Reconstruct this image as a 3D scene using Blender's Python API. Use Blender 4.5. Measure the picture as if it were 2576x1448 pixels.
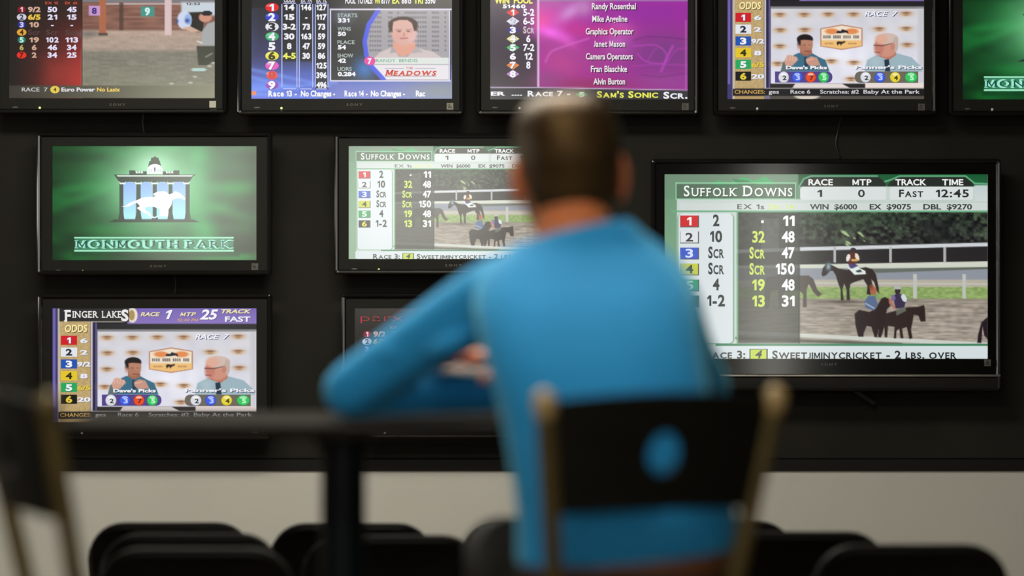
import bpy, bmesh, math, random
import numpy as np
from mathutils import Vector, Matrix

for o in list(bpy.data.objects):
    bpy.data.objects.remove(o, do_unlink=True)
S = bpy.context.scene
C = S.collection

# ------------------------------------------------------------ camera, world, exposure
EYE = 1.33                       # eye height, metres
LENS = 85.0
K = 36.0 / LENS / 2576           # metres per pixel per metre of distance
YS = 8.40                        # distance of the television screens
YW = 8.50                        # face of the black wall panel

cam = bpy.data.cameras.new('camera')
cam.lens = LENS
cam.sensor_width = 36.0
cam.clip_start = 0.05
cam.dof.use_dof = True
cam.dof.focus_distance = 8.06
cam.dof.aperture_fstop = 1.45
cam_o = bpy.data.objects.new('camera', cam)
C.objects.link(cam_o)
cam_o.location = (0, 0, EYE)
cam_o.rotation_euler = (math.pi / 2, 0, 0)
S.camera = cam_o

W_ = bpy.data.worlds.new('world')
S.world = W_
W_.use_nodes = True
W_.node_tree.nodes['Background'].inputs[0].default_value = (0.9, 0.85, 0.75, 1)
W_.node_tree.nodes['Background'].inputs[1].default_value = 0.02

S.view_settings.view_transform = 'Standard'
S.view_settings.look = 'None'
S.view_settings.exposure = 0.0
S.view_settings.gamma = 1.0
S.view_settings.use_curve_mapping = False

LAMP = 28.0                       # brightness of the ceiling light panels
LAMP_COL = (1.0, 0.94, 0.81)
WINDOW = 9.0                     # brightness of the windows behind the camera
WINDOW_COL = (1.0, 0.98, 0.88)


def P(px, py, Y):
    """photograph pixel -> point at distance Y"""
    return Vector(((px - 1288) * K * Y, Y, EYE - (py - 724) * K * Y))


# ------------------------------------------------------------ materials
def mat(name, col, rough=0.5, metal=0.0, spec=0.5, var=0.0, vscale=20.0, bump=0.0, bscale=80.0,
        coat=0.0, sss=0.0, sheen=0.0, sheen_tint=(1, 1, 1), spec_tint=(1, 1, 1), stretch=None):
    m = bpy.data.materials.new(name)
    m.use_nodes = True
    nt = m.node_tree
    b = nt.nodes['Principled BSDF']
    b.inputs['Base Color'].default_value = (*col, 1)
    b.inputs['Roughness'].default_value = rough
    b.inputs['Metallic'].default_value = metal
    b.inputs['Specular IOR Level'].default_value = spec
    b.inputs['Specular Tint'].default_value = (*spec_tint, 1)
    b.inputs['Coat Weight'].default_value = coat
    b.inputs['Coat Roughness'].default_value = 0.08
    if sss:
        b.inputs['Subsurface Weight'].default_value = sss
        b.inputs['Subsurface Radius'].default_value = (0.030, 0.008, 0.004)
        b.inputs['Subsurface Scale'].default_value = 1.0
    if sheen:
        b.inputs['Sheen Weight'].default_value = sheen
        b.inputs['Sheen Roughness'].default_value = 0.4
        b.inputs['Sheen Tint'].default_value = (*sheen_tint, 1)
    tc = nt.nodes.new('ShaderNodeTexCoord')
    src = tc.outputs['Object']
    if stretch:
        mp = nt.nodes.new('ShaderNodeMapping')
        mp.inputs['Scale'].default_value = stretch
        nt.links.new(src, mp.inputs['Vector'])
        src = mp.outputs['Vector']
    n = nt.nodes.new('ShaderNodeTexNoise')
    n.inputs['Scale'].default_value = vscale
    n.inputs['Detail'].default_value = 4
    nt.links.new(src, n.inputs['Vector'])
    r = nt.nodes.new('ShaderNodeValToRGB')
    lo = [max(0, c * (1 - var)) for c in col]
    hi = [min(1, c * (1 + var)) for c in col]
    r.color_ramp.elements[0].position = 0.3
    r.color_ramp.elements[1].position = 0.7
    r.color_ramp.elements[0].color = (*lo, 1)
    r.color_ramp.elements[1].color = (*hi, 1)
    nt.links.new(n.outputs['Fac'], r.inputs['Fac'])
    nt.links.new(r.outputs['Color'], b.inputs['Base Color'])
    if bump:
        n2 = nt.nodes.new('ShaderNodeTexNoise')
        n2.inputs['Scale'].default_value = bscale
        n2.inputs['Detail'].default_value = 5
        nt.links.new(src, n2.inputs['Vector'])
        bp = nt.nodes.new('ShaderNodeBump')
        bp.inputs['Strength'].default_value = bump
        bp.inputs['Distance'].default_value = 0.004
        nt.links.new(n2.outputs['Fac'], bp.inputs['Height'])
        nt.links.new(bp.outputs['Normal'], b.inputs['Normal'])
    return m


def emit(name, col, strength):
    m = bpy.data.materials.new(name)
    m.use_nodes = True
    b = m.node_tree.nodes['Principled BSDF']
    b.inputs['Base Color'].default_value = (0.5, 0.5, 0.5, 1)
    b.inputs['Emission Color'].default_value = (*col, 1)
    b.inputs['Emission Strength'].default_value = strength
    return m


M = {}
M['black_wall'] = mat('black_wall_paint', (0.0165, 0.0157, 0.0130), 0.7, spec=0.04, var=0.18, vscale=3, bump=0.12, bscale=60)
M['trim_black'] = mat('black_trim_paint', (0.0070, 0.0064, 0.0060), 0.5, spec=0.15, var=0.2, vscale=8, stretch=(1, 1, 30))
M['groove'] = mat('dark_groove', (0.003, 0.003, 0.003), 0.8, spec=0.05, var=0.1)
M['beige_wall'] = mat('beige_wall_paint', (0.445, 0.440, 0.402), 0.7, var=0.035, vscale=1.6, bump=0.05, bscale=150)
M['room_wall'] = mat('room_wall_paint', (0.27, 0.25, 0.21), 0.8, var=0.05, vscale=2)
M['ceiling'] = mat('ceiling_tile', (0.34, 0.32, 0.28), 0.9, var=0.05, vscale=30)
M['floor'] = mat('brown_carpet', (0.10, 0.065, 0.035), 0.95, var=0.35, vscale=60, bump=0.3, bscale=300)
M['gloss_black'] = mat('gloss_black_plastic', (0.004, 0.004, 0.004), 0.13, var=0.2, vscale=10, spec=0.5)
M['bezel'] = mat('matte_bezel_plastic', (0.0085, 0.0085, 0.0068), 0.5, var=0.1, vscale=14, spec=0.14)
M['piano'] = mat('piano_black_plastic', (0.003, 0.003, 0.003), 0.10, var=0.2, vscale=10, spec=0.22)
M['silver'] = mat('silver_strip', (0.34, 0.33, 0.29), 0.30, metal=0.9, var=0.1, vscale=5)
M['logo_grey'] = mat('logo_print', (0.075, 0.07, 0.06), 0.5, var=0.1, vscale=40)
M['sticker'] = mat('sticker_paper', (0.42, 0.42, 0.34), 0.6, var=0.08, vscale=60)
M['sticker_dim'] = mat('sticker_film', (0.07, 0.07, 0.06), 0.5, var=0.5, vscale=120)
M['sticker_mid'] = mat('sticker_card', (0.19, 0.18, 0.14), 0.5, var=0.4, vscale=120)
M['led'] = emit('power_light_glow', (0.42, 0.75, 0.03), 1.0)
M['led_dim'] = emit('power_light_faint', (0.30, 0.32, 0.22), 0.35)
M['cord'] = mat('cord_rubber', (0.006, 0.006, 0.006), 0.4, var=0.2)
M['chair_steel'] = mat('black_chair_steel', (0.0030, 0.0027, 0.0020), 0.4, metal=0.0, spec=0.13, var=0.3, vscale=20)
M['chair_vinyl'] = mat('black_chair_panel', (0.0032, 0.0029, 0.0021), 0.46, spec=0.13, var=0.3, vscale=40, bump=0.05)
M['rubber'] = mat('rubber_foot', (0.01, 0.01, 0.01), 0.8, var=0.2)
M['bronze'] = mat('bronze_tube', (0.115, 0.085, 0.030), 0.42, metal=0.6, spec=0.5, var=0.15, vscale=25)
M['cap'] = mat('highlit_tube_cap', (0.34, 0.235, 0.10), 0.35, var=0.1, vscale=30, spec=0.5)  # tan stands in for the warm lamp highlight on the tube ends
M['plywood'] = mat('black_stained_ply', (0.0046, 0.0045, 0.0030), 0.55, var=0.25, vscale=6, stretch=(1, 1, 14), spec=0.1)
M['seat_pad'] = mat('black_seat_vinyl', (0.008, 0.008, 0.007), 0.45, var=0.2, vscale=30, bump=0.08)
M['table_top'] = mat('dark_table_laminate', (0.0050, 0.0034, 0.0014), 0.55, var=0.3, vscale=7, stretch=(1, 9, 1), spec=0.03)
M['table_edge'] = mat('dark_table_edging', (0.0052, 0.0034, 0.0012), 0.5, spec=0.06, var=0.2, vscale=9)
M['post'] = mat('black_table_post', (0.0022, 0.0042, 0.0052), 0.4, var=0.2, vscale=20, spec=0.10)
M['skin'] = mat('skin', (0.56, 0.175, 0.065), 0.5, var=0.08, vscale=30, sss=0.6, bump=0.04, bscale=200)
M['hair'] = mat('brown_hair', (0.024, 0.0135, 0.0050), 0.40, spec=0.6, spec_tint=(1.0, 0.62, 0.28), var=0.45, vscale=90, bump=0.6, bscale=160, stretch=(1, 1, 0.25))
M['shirt'] = mat('blue_shirt', (0.017, 0.235, 0.52), 0.8, spec=0.2, var=0.05, vscale=9, bump=0.10, bscale=26, sheen=0.55, sheen_tint=(0.30, 0.80, 0.90))
M['trousers'] = mat('black_trousers', (0.0045, 0.0043, 0.0038), 0.8, var=0.25, vscale=30, bump=0.15, bscale=40)
M['belt'] = mat('brown_belt', (0.11, 0.038, 0.014), 0.45, var=0.2, vscale=30)
M['shoe'] = mat('black_shoe', (0.012, 0.011, 0.010), 0.35, var=0.2, vscale=30)
M['eye'] = mat('eye', (0.7, 0.68, 0.65), 0.1, var=0.05)
M['white_metal'] = mat('white_enamel', (0.7, 0.69, 0.66), 0.4, var=0.03)
M['lamp'] = emit('lamp_diffuser', LAMP_COL, LAMP)
M['daylight'] = emit('window_daylight', WINDOW_COL, WINDOW)
M['door_daylight'] = emit('door_daylight', WINDOW_COL, WINDOW * 1.7)


# ------------------------------------------------------------ object helpers
def link(name, me, m, parent=None):
    o = bpy.data.objects.new(name, me)
    if m is not None and not me.materials:
        for mm in (m if isinstance(m, (list, tuple)) else [m]):
            me.materials.append(mm)
    C.objects.link(o)
    if parent is not None:
        o.parent = parent
    return o


def obj(name, bm, m, parent=None, smooth=35, off=None, recalc=True):
    if off is not None:
        bmesh.ops.translate(bm, verts=bm.verts, vec=off)
    if recalc:
        bmesh.ops.recalc_face_normals(bm, faces=bm.faces)
    me = bpy.data.meshes.new(name)
    bm.to_mesh(me)
    bm.free()
    if smooth:
        me.polygons.foreach_set('use_smooth', [True] * len(me.polygons))
        me.set_sharp_from_angle(angle=math.radians(smooth))
    return link(name, me, m, parent)


def tag(o, label, cat, group=None):
    o['label'] = label
    o['category'] = cat
    if group:
        o['group'] = group
    return o


def struct(o):
    o['kind'] = 'structure'
    return o


def thing(name, label, cat, loc=(0, 0, 0), rz=0.0, group=None):
    o = bpy.data.objects.new(name, None)
    o.empty_display_size = 0.1
    C.objects.link(o)
    o.location = loc
    o.rotation_euler = (0, 0, rz)
    return tag(o, label, cat, group)


def dup(root, loc, rz, label, scale=(1, 1, 1)):
    r = root.copy()
    C.objects.link(r)
    r.location = loc
    r.rotation_euler = (0, 0, rz)
    r.scale = scale
    r['label'] = label
    for ch in list(root.children):
        c = ch.copy()
        C.objects.link(c)
        c.parent = r
        for g in list(ch.children):
            d = g.copy()
            C.objects.link(d)
            d.parent = c
    return r


def bm_box(bm, lo, hi, bev=0.0):
    t = bmesh.new()
    bmesh.ops.create_cube(t, size=1)
    lo, hi = Vector(lo), Vector(hi)
    for v in t.verts:
        v.co = Vector([(lo[i] + hi[i]) / 2 + v.co[i] * (hi[i] - lo[i]) for i in range(3)])
    if bev:
        bmesh.ops.bevel(t, geom=t.edges[:], offset=bev, segments=3, profile=0.6, affect='EDGES')
    join(bm, t)


def join(bm, t):
    me = bpy.data.meshes.new('tmp')
    t.to_mesh(me)
    t.free()
    bm.from_mesh(me)
    bpy.data.meshes.remove(me)


def bridge(bm, loops, closed=False, cap=True):
    """loops: list of lists of points of equal length"""
    vs = [[bm.verts.new(p) for p in L] for L in loops]
    n = len(vs[0])
    pairs = list(zip(vs[:-1], vs[1:])) + ([(vs[-1], vs[0])] if closed else [])
    for A, B in pairs:
        for i in range(n):
            bm.faces.new((A[i], A[(i + 1) % n], B[(i + 1) % n], B[i]))
    if cap and not closed:
        bm.faces.new(vs[0])
        bm.faces.new(list(reversed(vs[-1])))
    return vs


def bm_tube(bm, pts, r, n=14, cap=True, rnd=False):
    pts = [Vector(p) for p in pts]
    rs = r if isinstance(r, (list, tuple)) else [r] * len(pts)
    if rnd:
        d0 = (pts[0] - pts[1]).normalized()
        d1 = (pts[-1] - pts[-2]).normalized()
        a, b = rs[0], rs[-1]
        pre = [(pts[0] + d0 * a * math.sin(t), a * math.cos(t)) for t in (1.35, 0.95, 0.5)]
        post = [(pts[-1] + d1 * b * math.sin(t), b * math.cos(t)) for t in (0.5, 0.95, 1.35)]
        pts = [p for p, _ in pre] + pts + [p for p, _ in post]
        rs = [q for _, q in pre] + list(rs) + [q for _, q in post]
    t = (pts[1] - pts[0]).normalized()
    up = Vector((0, 0, 1)) if abs(t.z) < 0.9 else Vector((0, 1, 0))
    a = t.cross(up).normalized()
    loops = []
    for i, p in enumerate(pts):
        if i == 0:
            t = pts[1] - pts[0]
        elif i == len(pts) - 1:
            t = pts[-1] - pts[-2]
        else:
            t = (pts[i + 1] - p).normalized() + (p - pts[i - 1]).normalized()
        t.normalize()
        a = (a - t * a.dot(t)).normalized()
        b = t.cross(a)
        loops.append([p + (a * math.cos(2 * math.pi * j / n) + b * math.sin(2 * math.pi * j / n)) * rs[i]
                      for j in range(n)])
    bridge(bm, loops, cap=cap)


def bm_lathe(bm, prof, c=(0, 0, 0), n=40):
    c = Vector(c)
    bridge(bm, [[c + Vector((r * math.cos(2 * math.pi * j / n), r * math.sin(2 * math.pi * j / n), z))
                 for j in range(n)] for r, z in prof])


def bm_ell(bm, c, rad, R=None, n=14):
    t = bmesh.new()
    bmesh.ops.create_uvsphere(t, u_segments=n * 2, v_segments=n, radius=1)
    for v in t.verts:
        q = Vector((v.co.x * rad[0], v.co.y * rad[1], v.co.z * rad[2]))
        if R is not None:
            q = R @ q
        v.co = q + Vector(c)
    join(bm, t)


def rrect(hw, hh, r, seg=5):
    out = []
    for sx, sz, a0 in ((1, 1, 0), (-1, 1, 90), (-1, -1, 180), (1, -1, 270)):
        for i in range(seg + 1):
            a = math.radians(a0 + 90 * i / seg)
            out.append((sx * (hw - r) + r * math.cos(a), sz * (hh - r) + r * math.sin(a)))
    return out


def spline(pts, n=8):
    pts = [Vector(p) for p in pts]
    q = [pts[0] * 2 - pts[1]] + pts + [pts[-1] * 2 - pts[-2]]
    out = []
    for i in range(1, len(q) - 2):
        for j in range(n):
            t = j / n
            a, b, c, d = q[i - 1], q[i], q[i + 1], q[i + 2]
            out.append(0.5 * ((2 * b) + (c - a) * t + (2 * a - 5 * b + 4 * c - d) * t * t + (3 * b - a - 3 * c + d) * t ** 3))
    out.append(pts[-1])
    return out


# ------------------------------------------------------------ room
X0, X1, YB, ZC = -5.0, 5.0, -4.0, 3.2
YF = 8.503                        # beige wall behind the black panel


def slab(name, lo, hi, m, bev=0):
    bm = bmesh.new()
    bm_box(bm, lo, hi, bev)
    return struct(obj(name, bm, m, smooth=0))


slab('floor', (X0 - .1, YB - .1, -0.1), (X1 + .1, YF + .1, 0), M['floor'])
slab('ceiling', (X0 - .1, YB - .1, ZC), (X1 + .1, YF + .1, ZC + .1), M['ceiling'])
LWY0, LWY1, LWZ0, LWZ1 = 6.5, 8.1, 1.42, 2.02        # unseen high window added in the left wall to highlight the television rims
bm = bmesh.new()
for lo, hi in (((X0 - .1, YB - .1, 0), (X0, LWY0, ZC)), ((X0 - .1, LWY1, 0), (X0, YF + .1, ZC)),
               ((X0 - .1, LWY0, 0), (X0, LWY1, LWZ0)), ((X0 - .1, LWY0, LWZ1), (X0, LWY1, ZC))):
    bm_box(bm, lo, hi)
struct(obj('wall_left', bm, M['room_wall'], smooth=0))
slab('wall_right', (X1, YB - .1, 0), (X1 + .1, YF + .1, ZC), M['room_wall'])
slab('wall_front', (X0, YF, 0), (X1, YF + .1, ZC), M['beige_wall'])
z_t0, z_t1 = P(0, 1184, YW).z, P(0, 1156, YW).z
slab('wall_front_panel', (X0, YW, z_t0 + .001), (X1, YF, ZC), M['black_wall'])
slab('trim_1', (X0, YW - .003, z_t0), (X1, YF, z_t1), M['trim_black'], 0.0006)
slab('trim_2', (X0, YW - .0012, P(0, 1154.5, YW).z), (X1, YF, P(0, 1151, YW).z), M['groove'])
slab('baseboard_front', (X0, YF - .015, 0), (X1, YF, 0.10), M['trim_black'], 0.003)

# rear wall, with two windows and the narrow glazed door that light it
openings = [(-3.25, -2.05, 1.45, 2.95), (-1.55, -0.02, 1.45, 2.95), (2.05, 2.42, 0.02, 2.5)]
xs = sorted({X0, X1, *[a for o_ in openings for a in o_[:2]]})
bm = bmesh.new()
for a, b in zip(xs[:-1], xs[1:]):
    hole = [o_ for o_ in openings if o_[0] <= a + 1e-6 and o_[1] >= b - 1e-6]
    if hole:
        z0, z1 = hole[0][2:]
        bm_box(bm, (a, YB - .1, 0), (b, YB, z0))
        bm_box(bm, (a, YB - .1, z1), (b, YB, ZC))
    else:
        bm_box(bm, (a, YB - .1, 0), (b, YB, ZC))
struct(obj('wall_rear', bm, M['room_wall'], smooth=0))
for i, (a, b, z0, z1) in enumerate(openings + [(LWY0, LWY1, LWZ0, LWZ1)]):
    nm = ('window_1', 'window_2', 'door_1', 'rim_light_window')[i]
    root = bpy.data.objects.new(nm, None)
    C.objects.link(root)
    root.location = ((a + b) / 2, YB - .05, z0) if i < 3 else (X0 - .05, (a + b) / 2, z0)
    root.rotation_euler = (0, 0, 0 if i < 3 else -math.pi / 2)
    struct(root)
    w, h = (b - a) / 2, z1 - z0
    bm = bmesh.new()
    for lo, hi in (((-w, -.04, 0), (-w + .05, .06, h)), ((w - .05, -.04, 0), (w, .06, h)),
                   ((-w, -.04, 0), (w, .06, .05)), ((-w, -.04, h - .05), (w, .06, h))):
        bm_box(bm, lo, hi, .004)
    if i != 2:
        bm_box(bm, (-.02, -.03, .05), (.02, .04, h - .05), .004)
    struct(obj('window_frame' if i != 2 else 'door_frame', bm, M['white_metal'], root, smooth=0))
    bm = bmesh.new()
    bm_box(bm, (-w + .05, -.02, .05), (w - .05, -.01, h - .05))
    struct(obj('pane', bm, M['daylight' if i != 2 else 'door_daylight'], root, smooth=0))


def ceiling_light(x, y, label):
    t = thing('ceiling_light', label, 'ceiling light', (x, y, ZC), 0, 'ceiling light panels')
    bm = bmesh.new()
    for lo, hi in (((-.62, -.32, -.03), (-.58, .32, 0)), ((.58, -.32, -.03), (.62, .32, 0)),
                   ((-.62, -.32, -.03), (.62, -.28, 0)), ((-.62, .28, -.03), (.62, .32, 0))):
        bm_box(bm, lo, hi, .004)
    obj('frame', bm, M['white_metal'], t, smooth=0)
    bm = bmesh.new()
    bm_box(bm, (-.58, -.28, -.018), (.58, .28, -.006))
    obj('diffuser', bm, M['lamp'], t, smooth=0)


ceiling_light(-1.45, 6.4, 'white ceiling light panel above the folding chairs, left of the row')
ceiling_light(-0.15, 6.4, 'white ceiling light panel above the folding chairs, right of the row')
ceiling_light(-0.15, 4.45, 'white ceiling light panel above the table, just ahead of the seated man')
ceiling_light(-0.45, 1.7, 'added fill light panel on the ceiling, behind the seated man')  # unseen fill lamp, added to brighten the man's back



# ------------------------------------------------------------ screen pictures
_dg = None
_cache = {}
CAP = None


def own_glyph(ch, bold):
    w = .075 + bold
    if ch == '1':
        return np.array([(.21 - .0, 0), (.21 + 2 * w, 0), (.21 + 2 * w, 1), (.21, 1), (0, .80), (0, .62 - bold), (.21, .72)]) * CAP, [(0, 1, 2, 3), (3, 4, 5, 6)]
    if ch == 'M':
        t, W = 2 * w * .92, .92
        h = t * .52
        q = [(0, 0), (t, 0), (t, 1), (0, 1), (W - t, 0), (W, 0), (W, 1), (W - t, 1),
             (0, 1), (t * 1.05, 1), (W / 2 + h, .12), (W / 2 - h, .12), (W, 1), (W - t * 1.05, 1)]
        return np.array(q) * CAP, [(0, 1, 2, 3), (4, 5, 6, 7), (8, 9, 10, 11), (12, 13, 11, 10)]
    x1 = .46
    out = [(x1, 1), (x1, .28)] + [(.23 + .23 * math.cos(t), .24 - .24 * math.sin(t)) for t in (0.3, .8, 1.3, 1.8, 2.3, 2.8)]
    k = .23 - 2 * w
    inn = [(x1 - 2 * w, 1), (x1 - 2 * w, .28)] + [(.23 + k * math.cos(t), .24 - k * math.sin(t)) for t in (0.3, .8, 1.3, 1.8, 2.3, 2.8)]
    n = len(out)
    return np.array(out + inn) * CAP, [(i, i + 1, n + i + 1, n + i) for i in range(n - 1)]


def glyphs(s, bold=0.0, shear=0.0):
    if s in ('1', 'J', 'M') and CAP:
        return own_glyph(s, bold)
    key = (s, bold, shear)
    if key in _cache:
        return _cache[key]
    cu = bpy.data.curves.new('text', 'FONT')
    cu.body = s
    cu.size = 1
    cu.offset = bold
    cu.shear = shear
    cu.resolution_u = 3
    cu.fill_mode = 'BOTH'
    o = bpy.data.objects.new('text', cu)
    C.objects.link(o)
    dg = bpy.context.evaluated_depsgraph_get()
    dg.update()
    me = bpy.data.meshes.new_from_object(o.evaluated_get(dg))
    v = np.empty(len(me.vertices) * 3)
    me.vertices.foreach_get('co', v)
    v = v.reshape(-1, 3)[:, :2].copy()
    f = [tuple(p.vertices) for p in me.polygons]
    bpy.data.meshes.remove(me)
    bpy.data.objects.remove(o)
    bpy.data.curves.remove(cu)
    _cache[key] = (v, f)
    return v, f


CAP = glyphs('H')[0][:, 1].max()
SERIF = {'A': [(0, 0), (1, 0)], 'D': [(0, 0), (0, 1)], 'E': [(0, 0), (0, 1)], 'F': [(0, 0), (0, 1)],
         'H': [(0, 0), (0, 1), (1, 0), (1, 1)], 'I': [(.5, 0), (.5, 1)], 'K': [(0, 0), (0, 1), (1, 0), (1, 1)],
         'L': [(0, 0), (0, 1)], 'M': [(0, 0), (0, 1), (1, 0), (1, 1)], 'N': [(0, 0), (0, 1), (1, 1)],
         'P': [(0, 0), (0, 1)], 'R': [(0, 0), (0, 1), (1, 0)], 'T': [(.5, 0)], 'U': [(0, 1), (1, 1)],
         'W': [(0, 1), (1, 1)]}


def spaced(s, bold=0.0, shear=0.0, serif=False, gap=0.10, low=0.78, small=True):
    """letter by letter: small capitals for lower case, optional slab serifs"""
    V, F, x = [], [], 0.0
    for ch in s:
        if ch == ' ':
            x += 0.46
            continue
        sc = low if ch.islower() and small else 1.0
        v, f = glyphs(ch.upper() if small else ch, bold, 0.0)
        v = v / CAP
        w0, w1 = v[:, 0].min(), v[:, 0].max()
        v = np.stack([(v[:, 0] - w0) * sc, v[:, 1] * sc], 1)
        wd = (w1 - w0) * sc
        b = len(V)
        ll = [*map(tuple, v)]
        off = x + (0.12 * sc if serif else 0)
        V += [(p[0] + off, p[1]) for p in ll]
        F += [tuple(i + b for i in q) for q in f]
        if serif:
            for fx, fy in SERIF.get(ch.upper(), []):
                cx = off + (0.07 * sc + fx * (wd - 0.14 * sc))
                y0 = 0 if fy == 0 else sc - 0.085 * sc
                h = 0.17 * sc
                b = len(V)
                V += [(cx - h, y0), (cx + h, y0), (cx + h, y0 + .085 * sc), (cx - h, y0 + .085 * sc)]
                F.append((b, b + 1, b + 2, b + 3))
        x += wd + gap + (0.20 * sc if serif else 0)
    V = np.array(V)
    if shear:
        V[:, 0] += V[:, 1] * shear
    V[:, 1] *= CAP
    return V, F


def lin(c):
    c = np.asarray(c, float) / 255.0
    return np.where(c <= 0.04045, c / 12.92, ((c + 0.055) / 1.055) ** 2.4)


class Picture:
    """what one television shows, drawn in photograph pixels"""

    def __init__(self, rect, step=2.5):
        self.x0, self.y0, self.x1, self.y1 = rect
        nx = int((self.x1 - self.x0) / step) + 1
        ny = int((self.y1 - self.y0) / step) + 1
        self.X, self.Y = np.meshgrid(np.linspace(self.x0, self.x1, nx), np.linspace(self.y0, self.y1, ny))
        self.A = np.zeros((ny, nx, 3))
        self.shapes = []
        self.z = (0, 0, 1)
        self.rng = np.random.default_rng(5)
        self.step = step

    def view(self, ox, oy, s):
        self.z = (ox, oy, s)

    def T(self, p):
        return (self.z[0] + p[0] / self.z[2], self.z[1] + p[1] / self.z[2])

    # soft drawing into the picture
    def mix(self, cov, col):
        cov = np.clip(cov, 0, 1)[..., None]
        self.A = self.A * (1 - cov) + np.asarray(col, float) * cov

    def rect(self, x0, y0, x1, y1, col, a=1.0, soft=1.5, col2=None, axis='y'):
        x0, y0 = self.T((x0, y0))
        x1, y1 = self.T((x1, y1))
        d = np.minimum(np.minimum(self.X - x0, x1 - self.X), np.minimum(self.Y - y0, y1 - self.Y))
        cov = np.clip(d / soft + 0.5, 0, 1) * a
        if col2 is not None:
            t = (self.Y - y0) / (y1 - y0) if axis == 'y' else (self.X - x0) / (x1 - x0)
            t = np.clip(t, 0, 1)[..., None]
            col = np.asarray(col, float) * (1 - t) + np.asarray(col2, float) * t
        self.mix(cov, col)

    def ell(self, cx, cy, rx, ry, col, a=1.0, soft=0.15, rot=0.0):
        cx, cy = self.T((cx, cy))
        rx, ry = rx / self.z[2], ry / self.z[2]
        dx, dy = self.X - cx, self.Y - cy
        c, s = math.cos(rot), math.sin(rot)
        u, v = (dx * c + dy * s) / rx, (-dx * s + dy * c) / ry
        d = np.sqrt(u * u + v * v)
        self.mix(np.clip((1 - d) / soft + 0.5, 0, 1) * a, col)

    def blob(self, cx, cy, rx, ry, col, a=1.0, rot=0.0):
        cx, cy = self.T((cx, cy))
        rx, ry = rx / self.z[2], ry / self.z[2]
        dx, dy = self.X - cx, self.Y - cy
        c, s = math.cos(rot), math.sin(rot)
        u, v = (dx * c + dy * s) / rx, (-dx * s + dy * c) / ry
        self.mix(np.exp(-(u * u + v * v)) * a, col)

    def poly(self, pts, col, a=1.0, soft=2.0):
        q = np.array([self.T(p) for p in pts])
        inside = np.zeros(self.X.shape, bool)
        dist = np.full(self.X.shape, 1e9)
        for (ax, ay), (bx, by) in zip(q, np.roll(q, -1, 0)):
            if abs(by - ay) > 1e-9:
                cond = ((ay > self.Y) != (by > self.Y)) & (self.X < (bx - ax) * (self.Y - ay) / (by - ay) + ax)
                inside ^= cond
            L2 = (bx - ax) ** 2 + (by - ay) ** 2 + 1e-9
            t = np.clip(((self.X - ax) * (bx - ax) + (self.Y - ay) * (by - ay)) / L2, 0, 1)
            dist = np.minimum(dist, np.hypot(self.X - ax - t * (bx - ax), self.Y - ay - t * (by - ay)))
        self.mix(np.clip(np.where(inside, dist, -dist) / soft + 0.5, 0, 1) * a, col)

    def line(self, pts, w, col, a=1.0, soft=2.0):
        q = np.array([self.T(p) for p in pts])
        w = w / self.z[2] / 2
        dist = np.full(self.X.shape, 1e9)
        for (ax, ay), (bx, by) in zip(q[:-1], q[1:]):
            L2 = (bx - ax) ** 2 + (by - ay) ** 2 + 1e-9
            t = np.clip(((self.X - ax) * (bx - ax) + (self.Y - ay) * (by - ay)) / L2, 0, 1)
            dist = np.minimum(dist, np.hypot(self.X - ax - t * (bx - ax), self.Y - ay - t * (by - ay)))
        self.mix(np.clip((w - dist) / soft + 0.5, 0, 1) * a, col)

    def noise(self, sx, sy, x0, y0, x1, y1, amp, seed=1):
        """soft random mottling, cell sizes in photograph pixels"""
        rng = np.random.default_rng(seed)
        g = rng.random((200, 200))
        u, v = (self.X - self.x0) / sx, (self.Y - self.y0) / sy
        iu, iv = np.floor(u).astype(int), np.floor(v).astype(int)
        fu, fv = u - iu, v - iv
        fu, fv = fu * fu * (3 - 2 * fu), fv * fv * (3 - 2 * fv)
        G = lambda a, b: g[b % 200, a % 200]
        n = (G(iu, iv) * (1 - fu) + G(iu + 1, iv) * fu) * (1 - fv) + (G(iu, iv + 1) * (1 - fu) + G(iu + 1, iv + 1) * fu) * fv
        x0, y0 = self.T((x0, y0))
        x1, y1 = self.T((x1, y1))
        m = (self.X >= x0) & (self.X <= x1) & (self.Y >= y0) & (self.Y <= y1)
        self.A = np.clip(self.A + (n - .5)[..., None] * np.asarray(amp, float) * m[..., None], 0, 255)

    # crisp shapes
    def shape(self, V, F, col):
        self.shapes.append((np.asarray(V, float), F, np.asarray(col, float)))

    def cpoly(self, pts, col):
        self.shape([self.T(p) for p in pts], [tuple(range(len(pts)))], col)

    def crect(self, x0, y0, x1, y1, col):
        self.cpoly([(x0, y0), (x1, y0), (x1, y1), (x0, y1)], col)

    def crr(self, x0, y0, x1, y1, r, col):
        q = rrect((x1 - x0) / 2, (y1 - y0) / 2, r, 4)
        self.cpoly([((x0 + x1) / 2 + a, (y0 + y1) / 2 + b) for a, b in q], col)

    def cell(self, cx, cy, rx, ry, col):
        self.cpoly([(cx + rx * math.cos(t * math.pi / 14), cy + ry * math.sin(t * math.pi / 14)) for t in range(28)], col)

    def frame(self, x0, y0, x1, y1, w, col):
        for r in ((x0, y0, x1, y0 + w), (x0, y1 - w, x1, y1), (x0, y0, x0 + w, y1), (x1 - w, y0, x1, y1)):
            self.crect(*r, col)

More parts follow.
